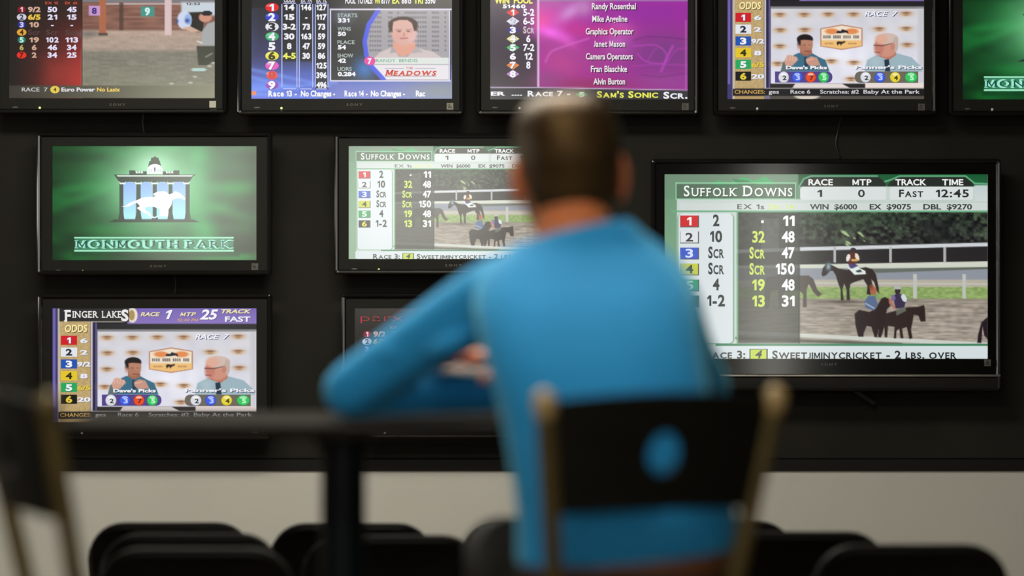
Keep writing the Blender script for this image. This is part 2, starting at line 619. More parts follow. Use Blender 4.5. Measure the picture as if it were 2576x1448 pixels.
    def text(self, s, x0, yt, x1, yb, col, bold=0.012, shear=0.0, style='', shadow=None, sh=(4, 4), gap=0.10):
        if style:
            v, f = spaced(s, bold, shear, serif='serif' in style, gap=gap)
        elif '1' in s or 'J' in s or 'M' in s and s.upper() == s:
            v, f = spaced(s, bold, shear, gap=gap + .02, small=False)
        else:
            v, f = glyphs(s.replace(' ', '  ') if s.upper() == s else s, bold, shear)
        a, b = v[:, 0].min(), v[:, 0].max()
        X = x0 + (v[:, 0] - a) / max(b - a, 1e-6) * (x1 - x0)
        Y = yb - v[:, 1] / CAP * (yb - yt)
        if shadow is not None:
            self.shape([self.T((p + sh[0], q + sh[1])) for p, q in zip(X, Y)], f, shadow)
        self.shape([self.T(p) for p in zip(X, Y)], f, col)

    def ctext(self, s, cx, w, yt, yb, col, **kw):
        self.text(s, cx - w / 2, yt, cx + w / 2, yb, col, **kw)

    def mesh(self, W, H):
        ny, nx = self.X.shape
        sx, sy = W / (self.x1 - self.x0), H / (self.y1 - self.y0)
        cx, cy = (self.x0 + self.x1) / 2, (self.y0 + self.y1) / 2
        V = np.stack([(self.X - cx) * sx, np.zeros_like(self.X), (cy - self.Y) * sy], -1).reshape(-1, 3)
        i = (np.arange(ny - 1)[:, None] * nx + np.arange(nx - 1)[None]).ravel()
        F = np.stack([i, i + nx, i + nx + 1, i + 1], 1).tolist()
        Vs, Cs, n = [V], [self.A.reshape(-1, 3)], len(V)
        d = 0.0
        for v, f, c in self.shapes:
            d += 1.2e-5
            v = np.stack([np.clip(v[:, 0], self.x0, self.x1), np.clip(v[:, 1], self.y0, self.y1)], 1)
            Vs.append(np.stack([(v[:, 0] - cx) * sx, np.full(len(v), -d), (cy - v[:, 1]) * sy], 1))
            Cs.append(np.repeat(c[None], len(v), 0))
            F += [tuple(k + n for k in q) for q in f]
            n += len(v)
        V, A = np.concatenate(Vs), lin(np.clip(np.concatenate(Cs), 0, 255))
        me = bpy.data.meshes.new('screen')
        me.from_pydata(V.tolist(), [], F)
        at = me.color_attributes.new('picture', 'FLOAT_COLOR', 'POINT')
        at.data.foreach_set('color', np.concatenate([A, np.ones((len(A), 1))], 1).astype(np.float32).ravel())
        me.update()
        return me


def screen_mat(name, strength, rough):
    m = bpy.data.materials.new(name)
    m.use_nodes = True
    nt = m.node_tree
    b = nt.nodes['Principled BSDF']
    b.inputs['Base Color'].default_value = (0.006, 0.006, 0.006, 1)
    b.inputs['Roughness'].default_value = rough
    b.inputs['Specular IOR Level'].default_value = 0.5
    a = nt.nodes.new('ShaderNodeAttribute')
    a.attribute_name = 'picture'
    nt.links.new(a.outputs['Color'], b.inputs['Emission Color'])
    b.inputs['Emission Strength'].default_value = strength
    return m


M['screen'] = screen_mat('screen_panel', 1.0, 0.13)
WHITE = (240, 240, 248)


def pic_track():
    p = Picture((1672, 438, 2485, 902), 2.0)
    p.view(1620, 380, 2.161)
    p.rect(90, 110, 1890, 1140, (196, 208, 202))
    p.rect(90, 110, 180, 1140, (106, 150, 116), col2=(140, 172, 144))
    p.rect(90, 110, 860, 260, (112, 138, 116), col2=(104, 146, 114))
    p.poly([(330, 195), (400, 160), (470, 170), (540, 140), (600, 160), (660, 138), (720, 178), (640, 192), (520, 215)], (74, 172, 108))
    p.poly([(480, 150), (560, 158), (620, 182), (520, 190)], (60, 120, 80), .7)
    p.rect(840, 118, 1890, 190, (18, 84, 46), col2=(30, 100, 62))
    p.rect(1800, 185, 1890, 270, (190, 205, 205), col2=(205, 215, 212))
    p.rect(170, 180, 830, 262, (78, 104, 84), .85)
    # caps of the two dark tabs
    p.poly([(845, 192), (870, 150), (910, 137), (1270, 137), (1312, 165), (1318, 192)], (34, 40, 36))
    p.poly([(1322, 192), (1345, 155), (1390, 137), (1750, 137), (1785, 160), (1795, 192)], (34, 40, 36))
    p.line([(845, 192), (870, 150), (910, 135), (1270, 135)], 7, (120, 190, 150))
    p.line([(1310, 165), (1345, 155), (1390, 135), (1750, 135), (1800, 175), (1890, 178)], 7, (110, 190, 140))
    # photograph with the dark column at its left
    p.rect(505, 330, 1890, 1045, (36, 44, 40))
    p.rect(505, 330, 1890, 520, (46, 60, 46), col2=(42, 42, 42))
    p.noise(9, 8, 505, 330, 1890, 505, (70, 90, 62), 3)
    p.noise(4, 4, 505, 330, 1890, 480, (34, 46, 30), 4)
    p.blob(1600, 420, 160, 90, (20, 22, 26), .6)
    p.blob(1100, 360, 200, 50, (52, 74, 52), .5)
    p.rect(505, 520, 1890, 610, (36, 33, 36), soft=3)
    p.poly([(505, 622), (1890, 598), (1890, 632), (505, 650)], (206, 210, 196))
    p.rect(505, 636, 1890, 705, (140, 146, 156), soft=3)
    p.poly([(1180, 640), (1890, 628), (1890, 640), (1250, 662)], (88, 96, 82), .8)
    p.rect(505, 698, 1890, 742, (178, 172, 156), soft=3)
    p.rect(505, 738, 1890, 805, (138, 164, 98), soft=2)
    p.noise(9, 4, 505, 738, 1890, 800, (40, 34, 24), 6)
    p.rect(505, 802, 1890, 1045, (148, 138, 126), col2=(164, 154, 142), soft=3)
    p.noise(42, 3, 505, 805, 1890, 1045, (40, 38, 36), 7)
    p.noise(14, 5, 505, 805, 1890, 1045, (30, 28, 26), 8)
    p.line([(505, 545), (845, 532), (1890, 506)], 20, (204, 208, 212))
    for x in (1038, 1342, 1637):
        p.rect(x - 7, 520, x + 7, 605, (176, 178, 176))
    p.line([(505, 714), (1890, 722)], 6, (196, 196, 190))
    for x in (1475, 1742):
        p.rect(x - 10, 668, x + 10, 800, (188, 190, 184))
    p.line([(505, 985), (845, 1000), (1890, 1052)], 22, (200, 204, 196))
    p.line([(505, 1016), (845, 1030), (1400, 1050)], 16, (66, 70, 58), .7)
    # horses, from a closer look
    p.view(2000, 540, 4.258)
    D = (40, 29, 28)
    p.poly([(50, 650), (150, 650), (200, 690), (240, 800), (290, 850), (250, 880), (200, 830), (150, 740), (125, 800), (128, 990),
            (85, 990), (90, 850), (40, 800), (-120, 830), (-130, 1000), (-170, 1000), (-180, 800), (-260, 820), (-280, 1000), (-320, 1000),
            (-330, 760), (-300, 670), (-150, 640)], (76, 66, 64))
    p.blob(500, 930, 260, 12, (60, 52, 48), .7)
    p.poly([(285, 640), (300, 570), (335, 525), (380, 530), (470, 575), (560, 590), (760, 560), (830, 580), (870, 640), (900, 780), (905, 840),
            (880, 820), (850, 720), (820, 690), (835, 760), (810, 860), (770, 850), (778, 760), (735, 690), (640, 720), (598, 740), (585, 800),
            (592, 912), (556, 915), (555, 800), (530, 740), (510, 800), (525, 915), (492, 915), (490, 800), (460, 720), (440, 650), (410, 600),
            (380, 600), (330, 650), (300, 660)], D)
    p.blob(360, 555, 26, 40, (150, 190, 205), .9)
    p.poly([(560, 560), (660, 553), (755, 600), (762, 635), (640, 642)], (222, 232, 226))
    p.poly([(650, 600), (700, 585), (725, 610), (670, 618)], (40, 50, 50))
    p.poly([(575, 530), (640, 520), (680, 545), (620, 575), (590, 570)], (70, 60, 120))
    p.poly([(575, 530), (580, 430), (600, 400), (650, 405), (680, 440), (675, 500), (640, 530)], (88, 34, 30))
    p.ell(625, 378, 30, 28, (44, 36, 40))
    p.ell(572, 460, 20, 40, (232, 224, 214), rot=.3)
    p.ell(668, 450, 20, 42, (230, 214, 190), rot=-.4)
    p.ell(640, 485, 40, 14, (200, 160, 90))
    D2 = (36, 23, 24)
    p.poly([(960, 1060), (1100, 1020), (1200, 990), (1320, 985), (1385, 965), (1395, 1010), (1402, 1140), (1350, 1145), (1325, 1080), (1275, 1070),
            (1262, 1150), (1245, 1230), (1262, 1320), (1228, 1332), (1200, 1200), (1150, 1220), (1165, 1322), (1132, 1322), (1120, 1220),
            (1092, 1240), (1085, 1325), (1060, 1322), (1070, 1200), (1000, 1190), (990, 1312), (962, 1312)], (42, 28, 27))
    p.poly([(640, 1060), (690, 1018), (800, 1040), (870, 1000), (925, 900), (960, 880), (1010, 900), (1040, 960), (990, 1010), (965, 1100), (960, 1200),
            (925, 1312), (890, 1312), (900, 1225), (880, 1312), (855, 1310), (820, 1200), (770, 1190), (740, 1265), (735, 1305), (680, 1305), (650, 1180)], D2)
    p.poly([(1005, 880), (1030, 900), (1060, 970), (1085, 1000), (1060, 1005), (1010, 950)], (176, 112, 92))
    p.poly([(745, 930), (785, 868), (860, 868), (890, 960), (850, 1025), (760, 1000)], (84, 104, 138))
    p.line([(760, 950), (850, 1000)], 14, (160, 176, 200))
    p.ell(840, 815, 34, 42, (170, 96, 70))
    p.ell(822, 776, 26, 34, (150, 70, 44), .7)
    p.poly([(1050, 870), (1085, 845), (1150, 850), (1190, 930), (1170, 1005), (1080, 1000)], (52, 42, 74))
    p.ell(1170, 890, 26, 44, (206, 214, 220), rot=-.4)
    p.ell(1055, 890, 22, 36, (120, 100, 150))
    p.ell(1102, 812, 32, 38, (46, 36, 38))
    p.ell(1100, 782, 40, 18, (176, 178, 178))
    p.poly([(1080, 1010), (1190, 985), (1190, 1030), (1090, 1080)], (110, 116, 104), .8)
    p.poly([(2070, 1090), (2000, 1150), (1965, 1280), (1955, 1372), (2000, 1372), (2012, 1200), (2030, 1290), (2070, 1340)], (34, 22, 32))
    for cx, cy, s in ((530, 190, 40), (560, 215, 30), (700, 200, 34), (725, 225, 20), (575, 300, 34), (560, 320, 24), (640, 250, 16), (745, 280, 14)):
        p.ell(cx, cy, s, s * .4, (186, 216, 150), .8, soft=.8, rot=.5)
    # dim column over the picture
    p.view(1620, 380, 2.161)
    p.rect(508, 332, 846, 1042, (42, 46, 44), .72)
    p.rect(640, 365, 735, 545, (110, 116, 114), .35)
    p.rect(505, 330, 512, 1045, (110, 170, 130))
    p.rect(842, 330, 848, 1045, (40, 44, 44))
    # crisp lettering
    T = p.text
    p.frame(172, 170, 828, 262, 5, (150, 210, 170))
    T('Suffolk Downs', 217, 188, 808, 244, (236, 240, 236), style='serif', bold=0.014, shadow=(46, 70, 52), gap=.05)
    p.crr(850, 194, 1318, 264, 12, (214, 221, 220))
    p.crr(1338, 194, 1790, 264, 12, (214, 221, 220))
    for s, a, b in (('RACE', 895, 1028), ('MTP', 1135, 1238), ('TRACK', 1368, 1536), ('TIME', 1622, 1738)):
        T(s, a, 153, b, 184, (238, 240, 238), bold=.024)
    K_ = (40, 44, 42)
    T('1', 944, 210, 970, 248, K_, bold=.025)
    T('0', 1165, 210, 1202, 248, K_, bold=.02)
    T('Fast', 1388, 210, 1520, 248, K_, style='sc', bold=.03)
    T('12:45', 1588, 209, 1768, 249, K_, bold=.025)
    p.crect(196, 281, 1890, 322, (204, 213, 210))
    T('EX 1s', 508, 288, 655, 315, (78, 84, 80), bold=.015)
    T('Dbl 1A', 678, 288, 822, 315, (206, 220, 124), style='sc', bold=.02)
    for s, a, b in (('WIN $6000', 903, 1160), ('EX $9075', 1228, 1453), ('DBL $9270', 1520, 1785)):
        T(s, a, 288, b, 316, (56, 62, 58), bold=.03)
    p.crect(150, 322, 1890, 331, (104, 170, 128))
    p.crr(182, 338, 492, 1048, 26, (116, 172, 138))
    p.crr(188, 338, 484, 1044, 22, (214, 222, 225))
    rows = [('1', (206, 36, 40), (250, 236, 236), '2', 35, '.', '11'), ('2', (222, 226, 228), (54, 58, 62), '10', 66, '32', '48'),
            ('3', (60, 92, 200), (214, 224, 248), 'Scr', 86, 'Scr', '47'), ('4', (196, 204, 60), (60, 64, 30), 'Scr', 86, 'Scr', '150'),
            ('5', (40, 160, 80), (236, 246, 240), '4', 36, '19', '48'), ('6', (30, 30, 28), (226, 216, 70), '1-2', 96, '13', '31')]
    for i, (n, bc, tc, od, w, a, b) in enumerate(rows):
        y = 380 + i * 87.2
        p.crect(197, y - 31, 300, y + 34, (84, 86, 90))
        p.crect(199, y - 31, 294, y + 29, bc)
        p.ctext(n, 247, 24 if n == '1' else 42, y - 22, y + 22, tc, bold=.025)
        st = 'sc' if od == 'Scr' else ''
        p.ctext(od, 393, w, y - 33, y + 25, (38, 46, 46), bold=.035, style=st)
        yl = (198, 220, 84)
        if a == '.':
            p.crect(638, y - 4, 652, y + 10, WHITE)
        else:
            T(a, 658 - (84 if a == 'Scr' else 68), y - 31, 658, y + 27, yl, bold=.03, style='sc' if a == 'Scr' else '')
        w = {'150': 102, '11': 62}.get(b, 70)
        T(b, 820 - w, y - 30, 820, y + 26, (244, 246, 246), bold=.03)
    p.crect(390, 1046, 1890, 1058, (66, 132, 98))
    p.crect(170, 1060, 1890, 1122, (210, 220, 223))
    T('Race 3:', 322, 1086, 552, 1126, (44, 48, 52), style='sc', bold=.03)
    p.crect(574, 1075, 674, 1130, (52, 56, 40))
    p.crect(580, 1078, 666, 1130, (186, 208, 62))
    T('4', 605, 1083, 644, 1124, (36, 42, 22), bold=.03, shear=.25)
    T('Sweetjiminycricket - 2 lbs. over', 698, 1086, 1700, 1127, (34, 36, 42), style='sc', bold=.03)
    return p


def pic_gold():
    p = Picture((131, 775, 645, 1062), 1.7)
    p.view(60, 720, 3.62)
    p.rect(240, 190, 2140, 1250, (28, 26, 32))
    p.rect(250, 195, 306, 1250, (62, 54, 110))
    p.rect(262, 195, 285, 1100, (112, 100, 172))
    p.rect(306, 200, 330, 1250, (196, 186, 170))
    p.rect(326, 205, 606, 1140, (188, 162, 112))
    p.noise(3, 3, 326, 310, 606, 1140, (26, 24, 20), 11)
    p.rect(604, 310, 668, 1140, (40, 36, 66))
    p.rect(608, 310, 622, 1140, (220, 214, 222))
    p.rect(650, 330, 660, 1140, (104, 96, 150))
    p.rect(610, 305, 900, 324, (226, 214, 190))
    p.rect(940, 196, 2130, 342, (112, 94, 176), col2=(134, 112, 186))
    p.rect(665, 342, 2130, 392, (34, 33, 38))
    p.rect(665, 390, 2130, 416, (120, 120, 124), col2=(150, 150, 152))
    p.rect(320, 200, 1010, 318, (36, 36, 40))
    p.ell(985, 262, 48, 68, (232, 222, 200))
    p.ell(980, 262, 28, 48, (168, 140, 92))
    p.rect(900, 205, 955, 320, (36, 36, 40))
    # studio wall
    p.rect(668, 412, 2118, 1098, (208, 207, 214), col2=(222, 222, 236))
    p.rect(2060, 412, 2118, 1098, (190, 190, 192), .6, soft=10)
    p.blob(1380, 850, 240, 120, (238, 238, 250), .8)
    p.noise(22, 22, 668, 412, 2060, 1098, (12, 12, 10), 13)
    for cx, cy in ((755, 467), (985, 467), (1212, 464), (1452, 464), (1950, 457), (760, 608), (990, 605), (1695, 598), (1950, 594),
                   (755, 755), (1960, 742), (735, 915), (1455, 905), (1240, 892), (1430, 1055)):
        p.blob(cx, cy, 58, 25, (206, 156, 96), .85)
        p.blob(cx, cy - 8, 40, 8, (92, 56, 50), .75)
        p.blob(cx, cy + 12, 26, 6, (120, 84, 60), .6)
    p.poly([(1138, 592), (1340, 556), (1536, 588), (1536, 755), (1340, 787), (1138, 755)], (176, 104, 70))
    p.poly([(1147, 598), (1340, 565), (1527, 594), (1527, 749), (1340, 778), (1147, 749)], (236, 222, 200))
    p.poly([(1147, 700), (1527, 700), (1527, 749), (1340, 778), (1147, 749)], (236, 190, 120))
    p.ell(1245, 618, 62, 26, (226, 138, 80), soft=.5)
    p.ell(1435, 618, 62, 26, (226, 138, 80), soft=.5)
    p.poly([(1285, 635), (1300, 612), (1330, 615), (1345, 598), (1365, 605), (1395, 612), (1405, 640), (1380, 628), (1330, 636)], (40, 34, 40))
    p.poly([(1290, 722), (1305, 708), (1340, 712), (1375, 705), (1370, 722), (1350, 728), (1330, 748), (1322, 728), (1300, 748)], (50, 38, 36))
    for i in range(18):
        if i % 5 != 4:
            p.rect(1165 + i * 19, 656, 1178 + i * 19, 682, (70, 62, 66), .8)
    for i in range(6):
        p.rect(1180 + i * 14, 722, 1189 + i * 14, 736, (150, 104, 70), .7)
        p.rect(1400 + i * 14, 722, 1409 + i * 14, 736, (150, 104, 70), .7)
    # two presenters
    p.poly([(762, 985), (785, 900), (850, 850), (930, 815), (1055, 815), (1120, 850), (1185, 880), (1225, 985)], (58, 108, 132))
    p.poly([(762, 985), (785, 900), (820, 890), (840, 985)], (96, 110, 116))
    p.poly([(945, 760), (1055, 760), (1060, 822), (1000, 850), (945, 820)], (158, 104, 82))
    p.ell(1000, 735, 66, 84, (176, 120, 96))
    p.ell(1030, 720, 30, 40, (200, 148, 124), .7, soft=.8)
    p.ell(992, 690, 76, 46, (28, 22, 24))
    p.rect(922, 680, 950, 745, (34, 27, 28), soft=5)
    p.poly([(950, 700), (985, 695), (1060, 700), (1064, 742), (955, 745)], (182, 128, 104))
    p.line([(972, 742), (994, 742)], 5, (84, 56, 48), .8)
    p.line([(1024, 744), (1044, 744)], 5, (90, 60, 52), .8)
    p.line([(990, 800), (1040, 800)], 9, (130, 70, 62))
    p.blob(930, 758, 12, 26, (186, 132, 110), .8)
    p.poly([(985, 850), (1010, 850), (1020, 940), (985, 940)], (40, 60, 84))
    p.poly([(795, 890), (820, 840), (850, 832), (905, 850), (930, 875), (900, 905), (870, 935), (810, 935)], (206, 158, 140))
    for q in ((825, 838, 818, 880), (852, 832, 848, 880), (880, 840, 872, 885), (910, 855, 895, 895)):
        p.line([(q[0], q[1]), (q[2], q[3])], 10, (224, 180, 162))
    p.poly([(1000, 870), (1050, 845), (1105, 858), (1140, 930), (1040, 935), (1005, 905)], (198, 148, 128))
    p.line([(1010, 885), (1070, 870)], 10, (222, 178, 160))
    p.poly([(1555, 985), (1580, 880), (1680, 830), (1850, 815), (2000, 855), (2080, 930), (2105, 985)], (154, 178, 188))
    p.blob(1660, 900, 60, 60, (180, 198, 206), .6)
    p.poly([(1690, 790), (1850, 780), (1855, 835), (1790, 880), (1700, 850)], (182, 118, 100))
    p.ell(1762, 745, 108, 108, (204, 144, 124))
    p.ell(1690, 770, 46, 70, (190, 116, 100), .7, soft=.5)
    p.ell(1785, 690, 96, 54, (206, 184, 172))
    p.ell(1850, 735, 26, 70, (190, 172, 164))
    p.ell(1715, 690, 60, 46, (220, 170, 150), soft=.5)
    p.line([(1645, 745), (1720, 750), (1810, 730)], 7, (70, 50, 50))
    p.ell(1822, 755, 22, 36, (196, 130, 112))
    p.line([(1655, 808), (1700, 812)], 9, (150, 84, 78))
    p.poly([(1742, 878), (1786, 872), (1800, 985), (1750, 985)], (36, 52, 68))
    # strips under them
    p.rect(668, 1096, 2118, 1142, (40, 36, 38))
    p.poly([(868, 1142), (900, 1096), (1340, 1096), (1430, 1142)], (226, 216, 214))
    p.rect(1562, 1090, 2118, 1142, (232, 218, 212))
    p.rect(620, 1134, 2118, 1144, (150, 144, 140))
    p.rect(326, 1206, 606, 1245, (176, 148, 100))
    p.rect(620, 1206, 2130, 1245, (84, 78, 72))
    p.ell(1010, 1206, 120, 36, (214, 204, 190), soft=.3)
    p.rect(310, 1144, 2130, 1208, (26, 24, 28))
    p.rect(606, 1206, 660, 1245, (120, 110, 130))
    T = p.text
    SH = (40, 36, 60)
    T('F', 362, 218, 425, 318, (232, 230, 226), style='serif', bold=.03)
    T('INGER', 438, 226, 676, 284, (232, 230, 226), style='serif', bold=.015, gap=.0)
    T('LAKE', 706, 226, 882, 284, (232, 230, 226), style='serif', bold=.015, gap=.0)
    T('S', 884, 216, 950, 312, (232, 230, 226), bold=.04)
    CR = (232, 220, 176)
    T('RACE', 1060, 236, 1238, 270, CR, bold=.035, shear=.25, shadow=SH)
    T('1', 1290, 214, 1352, 298, (240, 238, 250), bold=.03, shear=.3, shadow=SH)
    T('MTP', 1420, 237, 1565, 270, CR, bold=.035, shear=.25, shadow=SH)
    T('12:40 PM', 1398, 294, 1588, 318, (206, 160, 90), bold=.02, shear=.25)
    T('25', 1600, 214, 1768, 298, (240, 238, 250), bold=.03, shear=.25, shadow=SH)
    T('TRACK', 1795, 210, 2070, 244, CR, bold=.035, shear=.25, shadow=SH)
    T('FAST', 1830, 276, 2062, 320, (240, 238, 250), bold=.025, shadow=SH)
    T('ODDS', 370, 352, 576, 414, (244, 226, 160), bold=.035, shear=.12, shadow=(50, 40, 34), sh=(6, 5))
    rows = [('1', (204, 26, 40), WHITE, '6'), ('2', (226, 228, 236), (40, 44, 58), '2'), ('3', (28, 82, 176), WHITE, '9/2'),
            ('4', (226, 196, 40), (44, 40, 26), '8'), ('5', (34, 166, 90), WHITE, '6/5'), ('6', (20, 19, 22), (226, 200, 60), '20')]
    for i, (n, bc, tc, od) in enumerate(rows):
        y = 493 + i * 107.4
        p.crect(334, y - 44, 482, y + 40, bc)
        w = {'1': 34}.get(n, 60)
        p.ctext(n, 408, w, y - 28, y + 26, tc, bold=.045, shadow=(60, 60, 70) if tc is WHITE else None)
        w = 70 if len(od) == 1 else 122
        c = (226, 196, 60) if od == '6/5' else (232, 234, 246)
        p.ctext(od, 545, w, y - 18, y + 20, c, bold=.04, shadow=(80, 70, 70), sh=(4, 3))
    T('RACE 7', 1556, 438, 1868, 478, (244, 244, 250), bold=.02, shear=.28, shadow=(70, 74, 120), sh=(8, 6))
    T("Dave's Picks", 812, 935, 1200, 964, (240, 240, 244), bold=.04, shadow=(40, 40, 60), sh=(6, 5))
    T("Panner's Picks", 1464, 932, 2100, 960, (236, 238, 244), bold=.04, shadow=(50, 54, 90), sh=(8, 6))
    p.crr(708, 985, 1252, 1088, 48, (84, 66, 138))
    p.crect(708, 985, 760, 1088, (84, 66, 138))
    p.crr(1462, 985, 2064, 1090, 50, (108, 102, 92))
    p.crect(2000, 985, 2064, 1090, (108, 102, 92))
    BL, WH, RD, GR, YE = (62, 96, 226), (218, 220, 228), (228, 80, 40), (56, 196, 96), (226, 208, 60)
    for cx, n, c, tc in ((790, '2', WH, (50, 52, 60)), (918, '3', BL, (190, 204, 252)), (1046, '7', RD, (110, 30, 20)), (1168, '5', GR, (190, 250, 206)),
                         (1565, '2', WH, (50, 52, 60)), (1700, '3', BL, (190, 204, 252)), (1845, '4', YE, (50, 46, 26)), (1996, '5', GR, (190, 250, 206))):
        ry = 50 if cx > 800 else 54
        rx = 60 if cx == 1996 else 51
        p.cell(cx, 1038, rx, ry, tuple(int(v * .72) for v in c))
        p.cell(cx, 1036, rx - 5, ry - 5, c)
        p.cell(cx, 1012, rx * .55, 12, tuple(int(v + (255 - v) * .55) for v in c))
        p.ctext(n, cx + 8, 38, 1024, 1062, tc, bold=.035)
    T('CHANGES:', 326, 1155, 612, 1188, (206, 164, 84), bold=.012)
    for s, a, b in (('ges', 648, 745), ('Race 6', 855, 1042), ('Scratches: #2', 1135, 1502), ('Baby At the Park', 1545, 2078)):
        T(s, a, 1153, b, 1187, (216, 214, 218), bold=.012)
    return p


def pic_green():
    p = Picture((131, 367, 645, 654))
    p.view(60, 300, 3.447)
    p.rect(230, 220, 2040, 1240, (6, 52, 20))
    G2, G3 = (18, 110, 44), (40, 160, 84)
    for cx, cy, rx, ry, c, a, r in ((400, 600, 330, 45, G2, .8, -.1), (330, 700, 200, 60, (10, 84, 34), .7, .3), (560, 660, 300, 40, G2, .6, -.35),
                                    (1130, 260, 600, 70, G2, .8, 0), (1700, 300, 240, 160, (12, 86, 36), .8, .4), (1850, 600, 200, 100, G2, .9, -.2),
                                    (1800, 800, 260, 60, (14, 100, 44), .8, .3), (520, 1180, 240, 50, G2, .6, 0), (1560, 960, 110, 200, G3, .8, -.5),
                                    (1750, 1190, 360, 40, (26, 140, 60), .8, 0), (1000, 960, 420, 50, G2, .7, 0), (1500, 400, 110, 300, G3, .7, .1)):
        p.blob(cx, cy, rx, ry, c, a, r)
    p.noise(60, 26, 230, 220, 2040, 1240, (10, 44, 18), 21)
    # halo of the emblem
    p.blob(1130, 640, 520, 400, (96, 196, 124), .85)
    p.blob(1130, 560, 380, 290, (176, 240, 190), .75)
    p.blob(1130, 400, 170, 130, (190, 246, 204), .7)
    p.rect(420, 1150, 1870, 1190, (8, 56, 30), .6, soft=6)
    p.rect(440, 1034, 1815, 1128, (70, 150, 112), .75, soft=3)
    # emblem: arcade with horse
    p.view(270, 380, 7.62)
    Bd = (40, 62, 48)
    for x0, x1 in ((300, 550), (632, 860), (944, 1168), (1246, 1495)):
        xm = (x0 + x1) / 2
        p.poly([(x0, 1305), (x0, 680), (x0 + 20, 620), (x0 + 60, 592), (xm, 582), (x1 - 60, 592), (x1 - 20, 620), (x1, 680), (x1, 1305)], (150, 190, 250))
    p.rect(300, 585, 1495, 1300, (0, 0, 0), 0)
    yy = np.clip((p.Y - (380 + 600 / 7.62)) / (700 / 7.62), 0, 1)[..., None]
    m = ((p.A[..., 2] > 235) & (p.A[..., 0] < 175) & (p.Y > 450) & (p.Y < 552))[..., None]
    p.A = np.where(m, np.array([146, 180, 250.]) * (1 - yy) + np.array([172, 240, 252.]) * yy, p.A)
    e = p.cpoly
    Sx = (150, 196, 250)
    for x0, x1 in ((225, 300), (550, 635), (865, 945), (1170, 1245), (1497, 1575)):
        e([(x0, 620), (x1, 620), (x1, 1180), (x1 + 24, 1310), (x0 - 24, 1310), (x0, 1180)], Bd)
    e([(120, 446), (1700, 446), (1640, 480), (1570, 590), (1560, 640), (1500, 640), (1480, 600), (1430, 585), (1300, 585), (1250, 610), (1240, 640),
       (1170, 640), (1150, 605), (1090, 585), (1010, 585), (955, 610), (945, 640), (862, 640), (850, 605), (790, 585), (700, 585), (640, 610),
       (632, 640), (550, 640), (540, 605), (480, 585), (380, 585), (330, 610), (300, 640), (225, 640), (215, 580), (150, 490)], Bd)
    e([(170, 462), (1640, 462), (1610, 484), (200, 484)], (226, 246, 232))
    for cx in (285, 590, 900, 1210, 1510):
        e([(cx - 70, 575), (cx - 40, 602), (cx + 40, 602), (cx + 70, 575), (cx + 50, 632), (cx - 50, 632)], (230, 248, 238))
    e([(0, 1362), (140, 1305), (1640, 1305), (1780, 1362)], Bd)
    e([(415, 365), (530, 365), (530, 385), (750, 385), (750, 446), (415, 446)], Bd)
    e([(1060, 385), (1270, 385), (1270, 365), (1378, 365), (1378, 446), (1060, 446)], Bd)
    for x in (535, 585, 635, 1115, 1165, 1215):
        e([(x, 385), (x + 30, 385), (x + 50, 420), (x + 10, 425)], (220, 244, 228))
    e([(905, 90), (930, 115), (975, 125), (985, 170), (1000, 180), (1015, 240), (1035, 300), (775, 300), (800, 195), (830, 180), (835, 125), (880, 118)], Bd)
    p.cpoly([(760, 428), (764, 330)] + [(908 - 138 * math.cos(t * math.pi / 12), 335 - 90 * math.sin(t * math.pi / 12)) for t in range(13)] + [(1050, 330), (1052, 428)], (236, 244, 250))
    e([(885, 312), (925, 312), (915, 395), (895, 395)], (90, 104, 120))
    for x in (800, 840, 960, 1000):
        e([(x, 345), (x + 14, 340), (x + 14, 398), (x, 398)], (170, 190, 200))
    HW = (244, 243, 252)
    p.shape([p.T(q) for q in ((262, 1058), (350, 1068), (430, 1050), (500, 1010), (560, 985), (620, 1050), (560, 1090), (640, 1150), (800, 1230),
            (830, 1275), (905, 1285), (1000, 1240), (1040, 1250), (1155, 1250), (1165, 1120), (1225, 1030), (1245, 930), (1330, 900), (1420, 905),
            (1478, 940), (1490, 895), (1410, 820), (1360, 790), (1290, 765), (1275, 790), (1180, 830), (1140, 790), (1090, 765), (960, 775), (880, 810),
            (870, 845), (910, 850), (900, 870), (780, 875), (660, 890), (560, 940), (430, 985), (340, 1045))], [tuple(range(38))], HW)
    e([(720, 1080), (860, 1055), (930, 1080), (1005, 1110), (1000, 1160), (1000, 1225), (900, 1275), (850, 1265), (800, 1170), (720, 1120)], (160, 226, 246))
    e([(865, 1062), (940, 1085), (940, 1240), (900, 1262), (865, 1235)], Bd)
    p.view(60, 300, 3.447)
    L = (150, 226, 190)
    p.crect(434, 1018, 1818, 1032, L)
    p.crect(434, 1130, 1818, 1146, L)
    p.text('MONMOUTH PARK', 437, 1048, 1818, 1116, (156, 232, 206), style='serif', bold=.045, gap=.02)
    p.text('MONMOUTH PARK', 450, 1054, 1806, 1110, (14, 74, 64), style='serif', bold=.0, gap=.10)
    return p


